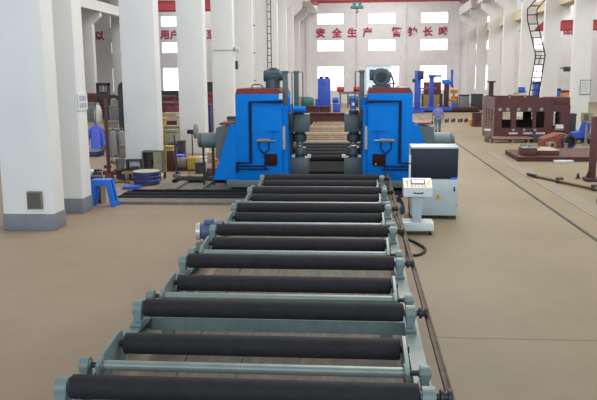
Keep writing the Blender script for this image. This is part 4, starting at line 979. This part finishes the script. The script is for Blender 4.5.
for i, (x0, x1, y, z1, m_, lb) in enumerate((
    (-13.9, -13.1, 46, 2.4, 'clutter_dark', 'dark tall box in the clutter right of the third column'),
    (-13.0, -12.0, 47, 2.1, 'clutter_red', 'maroon box in the clutter right of the third column'),
    (-12.4, -11.4, 45, 1.5, 'clutter_tan', 'tan box in the clutter between third and fourth columns'),
    (-15.6, -14.2, 55, 2.3, 'maroon', 'large maroon block far behind the olive cabinets'),
    (-16.6, -14.0, 60, 2.6, 'clutter_dark', 'dark machine row beneath the far left window'),
    (-13.8, -12.8, 58, 2.7, 'clutter_red', 'dull red machine beneath the far left window'),
    (-11.0, -10.2, 40, 1.3, 'maroon', 'maroon box just behind the tall olive cabinet'),
    (-12.0, -11.0, 63, 3.0, 'navy', 'navy machine in the gap right of the fourth left column'),
    (-11.3, -10.3, 56, 2.0, 'yellow', 'yellow topped box in the gap right of the fourth left column'))):
    crate('stacked_box', x0, x1, y, y+1, 0, z1, m_, lb, 'box', 'clutter_tan' if i in (2, 5) else None)

# far left bay: press, arch, red machine, cylinders
t = thing('press_frame', 'dark open press frame far left in the side bay', 'press', (-23.2, 65, 0))
for x in (-.55, .45): MB().box(x, x+.12, -.3, .3, 0, 3.2).build('upright', 'clutter_dark', t)
MB().box(-.55, .57, -.3, .3, 3.0, 3.25).box(-.43, .45, -.3, .3, 2.2, 2.45).box(-.43, .45, -.3, .3, 0, 1.9).build('bed', 'clutter_dark', t)
for x in (-.2, .15): MB().box(x, x+.08, -.05, .05, 2.45, 3.0).build('ram', 'clutter_grey', t)
t = thing('arch_machine', 'black tall arched machine beside the third column, far left', 'machine', (-16.35, 50.5, 0))
MB().box(-.5, -.2, -.4, .4, 0, 2.9).prism([(-.5, 2.9), (-.42, 3.25), (-.2, 3.4), (.3, 3.4), (.3, 3.15), (-.1, 3.1), (-.2, 2.9)], 'y', -.4, .4).build('arch', 'clutter_dark', t)
MB().box(-.2, .6, -.5, .5, 0, 1.5).build('bed', 'clutter_dark', t)
t = thing('red_machine', 'dull red machine far left, seen right of the second column', 'machine', (-25.0, 66.5, 0))
MB().box(-1.1, .8, -.6, .6, 0, 2.3, .03).build('body', 'clutter_red', t)
MB().box(-.9, -.2, -.62, -.6, .9, 2.0).build('panel', 'clutter_dark', t)
t = thing('wheel_machine', 'dark machine with a round wheel beside the press frame', 'machine', (-21.6, 63.5, 0))
MB().box(-.9, .9, -.5, .5, 0, 1.1, .03).build('bed', 'clutter_dark', t)
MB().lathe((0, -.6, 1.5), (0, 1, 0), [(0, .45), (.0, .75), (.2, .75), (.2, .45)], 26, True).build('wheel', 'clutter_dark', t)
MB().box(-.15, .15, -.4, .3, 1.1, 1.75).build('hub', 'clutter_tan', t)
for i, (x, y, h, lb) in enumerate(((-19.0, 58.6, 2.0, 'tall grey gas cylinder among the far left machines, near the third column'), (-19.6, 59.6, 1.8, 'shorter grey gas cylinder left of the tall one, among the far left machines'), (-11.6, 33.5, 1.35, 'short grey gas cylinder near the jacket'), (-11.25, 33.7, 1.35, 'short grey gas cylinder just right of its twin near the jacket'))):
    t = thing('gas_cylinder', lb, 'gas cylinder', (x, y, 0))
    MB().lathe((0, 0, 0), (0, 0, 1), [(0, .17), (.02, .19), (h-.3, .19), (h-.16, .12), (h-.1, .05)], 18).build('shell', 'clutter_grey', t)
    MB().cyl((0, 0, h-.1), (0, 0, h), .04, n=10).build('valve', 'dark_steel', t)
for i, (x0, x1, y, z1, m_, lb) in enumerate((
    (-23.9, -22.6, 61.2, 1.6, 'clutter_grey', 'grey machine block in the far left bay below the arch machine'),
    (-21.0, -20.1, 60.0, 1.4, 'clutter_grey', 'grey cabinet in the side bay beside the third column'),
    (-16.9, -15.9, 44.0, .5, 'clutter_dark', 'low dark box in the side bay beyond the rack'),
    (-13.4, -12.4, 36.5, 1.1, 'brown_box', 'brown box behind the maroon rack post'),
    (-12.2, -11.5, 35.5, .9, 'clutter_red', 'dull red crate left of the third column foot'),
    (-11.0, -10.3, 33.6, .8, 'clutter_tan', 'tan crate left of the third column foot'),
    (-13.3, -12.4, 33.5, .25, 'navy', 'low navy tray on the floor below the hanging jacket'))):
    crate('machine_block', x0, x1, y, y+.9, 0, z1, m_, lb, 'box')
t = thing('white_figure_bag', 'pale sack standing among the far left machines', 'sack', (-22.1, 60.4, 0))
MB().lathe((0, 0, 0), (0, 0, 1), [(0, .3), (.3, .36), (.9, .34), (1.3, .22), (1.5, .1)], 16).build('sack_body', 'sign_white', t)
MB().lathe((0, 0, 1.46), (0, 0, 1), [(0, .1), (.06, .16), (.12, .13)], 12).build('tied_neck', 'clutter_tan', t)

for x0, x1, y0, y1, z1, m_, lb in (
    (-6.35, -6.0, 27.6, 28.0, .42, 'clutter_dark', 'small dark pump block right of the geared motor'),
    (-5.9, -5.3, 27.7, 28.2, .2, 'primer_orange', 'low orange red steel piece under the grey outer motor'),
    (-5.75, -5.2, 31.0, 31.5, .5, 'clutter_grey', 'grey box behind the outer motor supports'),
    (-7.0, -6.5, 30.2, 30.6, .35, 'pedestal_white', 'white carton behind the geared motor'),
    (-7.9, -7.6, 29.0, 29.3, .95, 'yellow', 'narrow yellow board behind the olive steel box'),
    (-8.1, -7.8, 31.9, 32.2, .9, 'clutter_dark', 'dark narrow cabinet beside the blue tool box'),
    (-8.9, -8.5, 37.2, 37.6, 1.5, 'clutter_dark', 'dark box behind the olive cabinets'),
    (-9.7, -9.3, 38.2, 38.7, 1.75, 'cream_top', 'cream carton pile behind the tall olive cabinet'),
    (-10.7, -10.2, 37.6, 38.0, 1.6, 'yellow', 'yellow carton behind and left of the tall olive cabinet'),
    (-10.6, -10.1, 31.4, 32.0, .75, 'brown_box', 'brown crate just left of the third column'),
    (-10.1, -9.7, 29.6, 30.0, .3, 'clutter_tan', 'low tan crate on the floor left of the third column'),
    (-9.9, -9.3, 27.2, 27.5, .14, 'clutter_red', 'flat dull red steel bar stack beside the round stool'),
    (-10.9, -10.4, 27.4, 27.9, .12, 'pedestal_white', 'flat pale sheet on the floor behind the rack post'),
    (-14.9, -14.2, 41.5, 42.1, 1.2, 'brown_box', 'brown box behind the blue jacket'),
    (-13.9, -13.4, 37.6, 38.1, .5, 'primer_orange', 'orange crate behind the rack post'),
    (-20.2, -19.4, 62.6, 63.4, 2.0, 'clutter_grey', 'grey upright panel in the far left bay'),
    (-24.6, -24.2, 60.0, 60.5, 1.9, 'sign_white', 'pale narrow post box in the far left bay'),
    (-14.2, -13.2, 52.0, 52.8, 1.6, 'clutter_red', 'maroon box half hidden by the third column, right side'),
    (-12.6, -11.9, 50.0, 50.6, 1.9, 'clutter_dark', 'dark panel behind the tan boxes right of the third column')):
    crate('stacked_box', x0, x1, y0, y1, 0, z1, m_, lb, 'box')
for k, (x, y, lb) in enumerate(((-7.05, 27.6, 'thin dark rod leaning up beside the third column'), (-6.2, 33.2, 'thin dark rod standing behind the left machine motor'))):
    t = thing('steel_rod', lb, 'rod', (x, y, 0))
    MB().cyl((0, 0, 0), (-.12, .1, 1.5), .025, n=8).build('rod_shaft', 'dark_steel', t)
    MB().cyl((0, 0, 0), (0, 0, .04), .1, n=12).build('foot', 'dark_steel', t)

sm = ['clutter_dark', 'clutter_grey', 'rust', 'clutter_tan', 'olive', 'clutter_red', 'dark_steel', 'brown_box', 'clutter_dark', 'pedestal_white', 'conduit_blue']
spots = []
while len(spots) < 46:
    if len(spots) < 26: x, y = random.uniform(-7.1, -5.0), random.uniform(26.4, 36.5)
    elif len(spots) < 36: x, y = random.uniform(-10.9, -9.0), random.uniform(26.5, 33)
    else: x, y = random.uniform(-15.5, -12.3), random.uniform(35, 44)
    if all((x-a)**2+(y-b)**2 > .45**2 for a, b in spots) and not any(b[0]-.27 < x < b[1]+.27 and b[2]-.27 < y < b[3]+.27 for b in BB): spots.append((x, y))
for k, (x, y) in enumerate(spots):
    t = thing('scrap_part', 'small metal scrap part on the cluttered floor behind the left columns', 'scrap part', (x, y, 0), random.uniform(0, 3), 'scrap parts on the left floor')
    a, h = random.uniform(.07, .16), random.uniform(.08, .3); m_ = sm[k % len(sm)]
    MB().box(-a, a, -a*.6, a*.6, 0, h*.6, .01).build('body', m_, t)
    MB().cyl((-a*.4, 0, h*.55), (-a*.4, 0, h), a*.35, n=10).build('stub', 'dark_steel' if m_ != 'dark_steel' else 'rust', t)

for x0, x1, y0, y1, z1, m_, lb in (
    (-10.5, -9.9, 48, 48.8, 1.9, 'navy', 'navy box in the slit between the fourth and fifth left columns'),
    (-10.9, -10.2, 50.5, 51.3, 2.6, 'clutter_red', 'dull red box in the slit between the fourth and fifth left columns'),
    (-12.9, -12.2, 60.5, 61.3, 3.3, 'clutter_dark', 'dark box farthest back in the slit between fourth and fifth left columns')):
    crate('stacked_box', x0, x1, y0, y1, 0, z1, m_, lb, 'box')
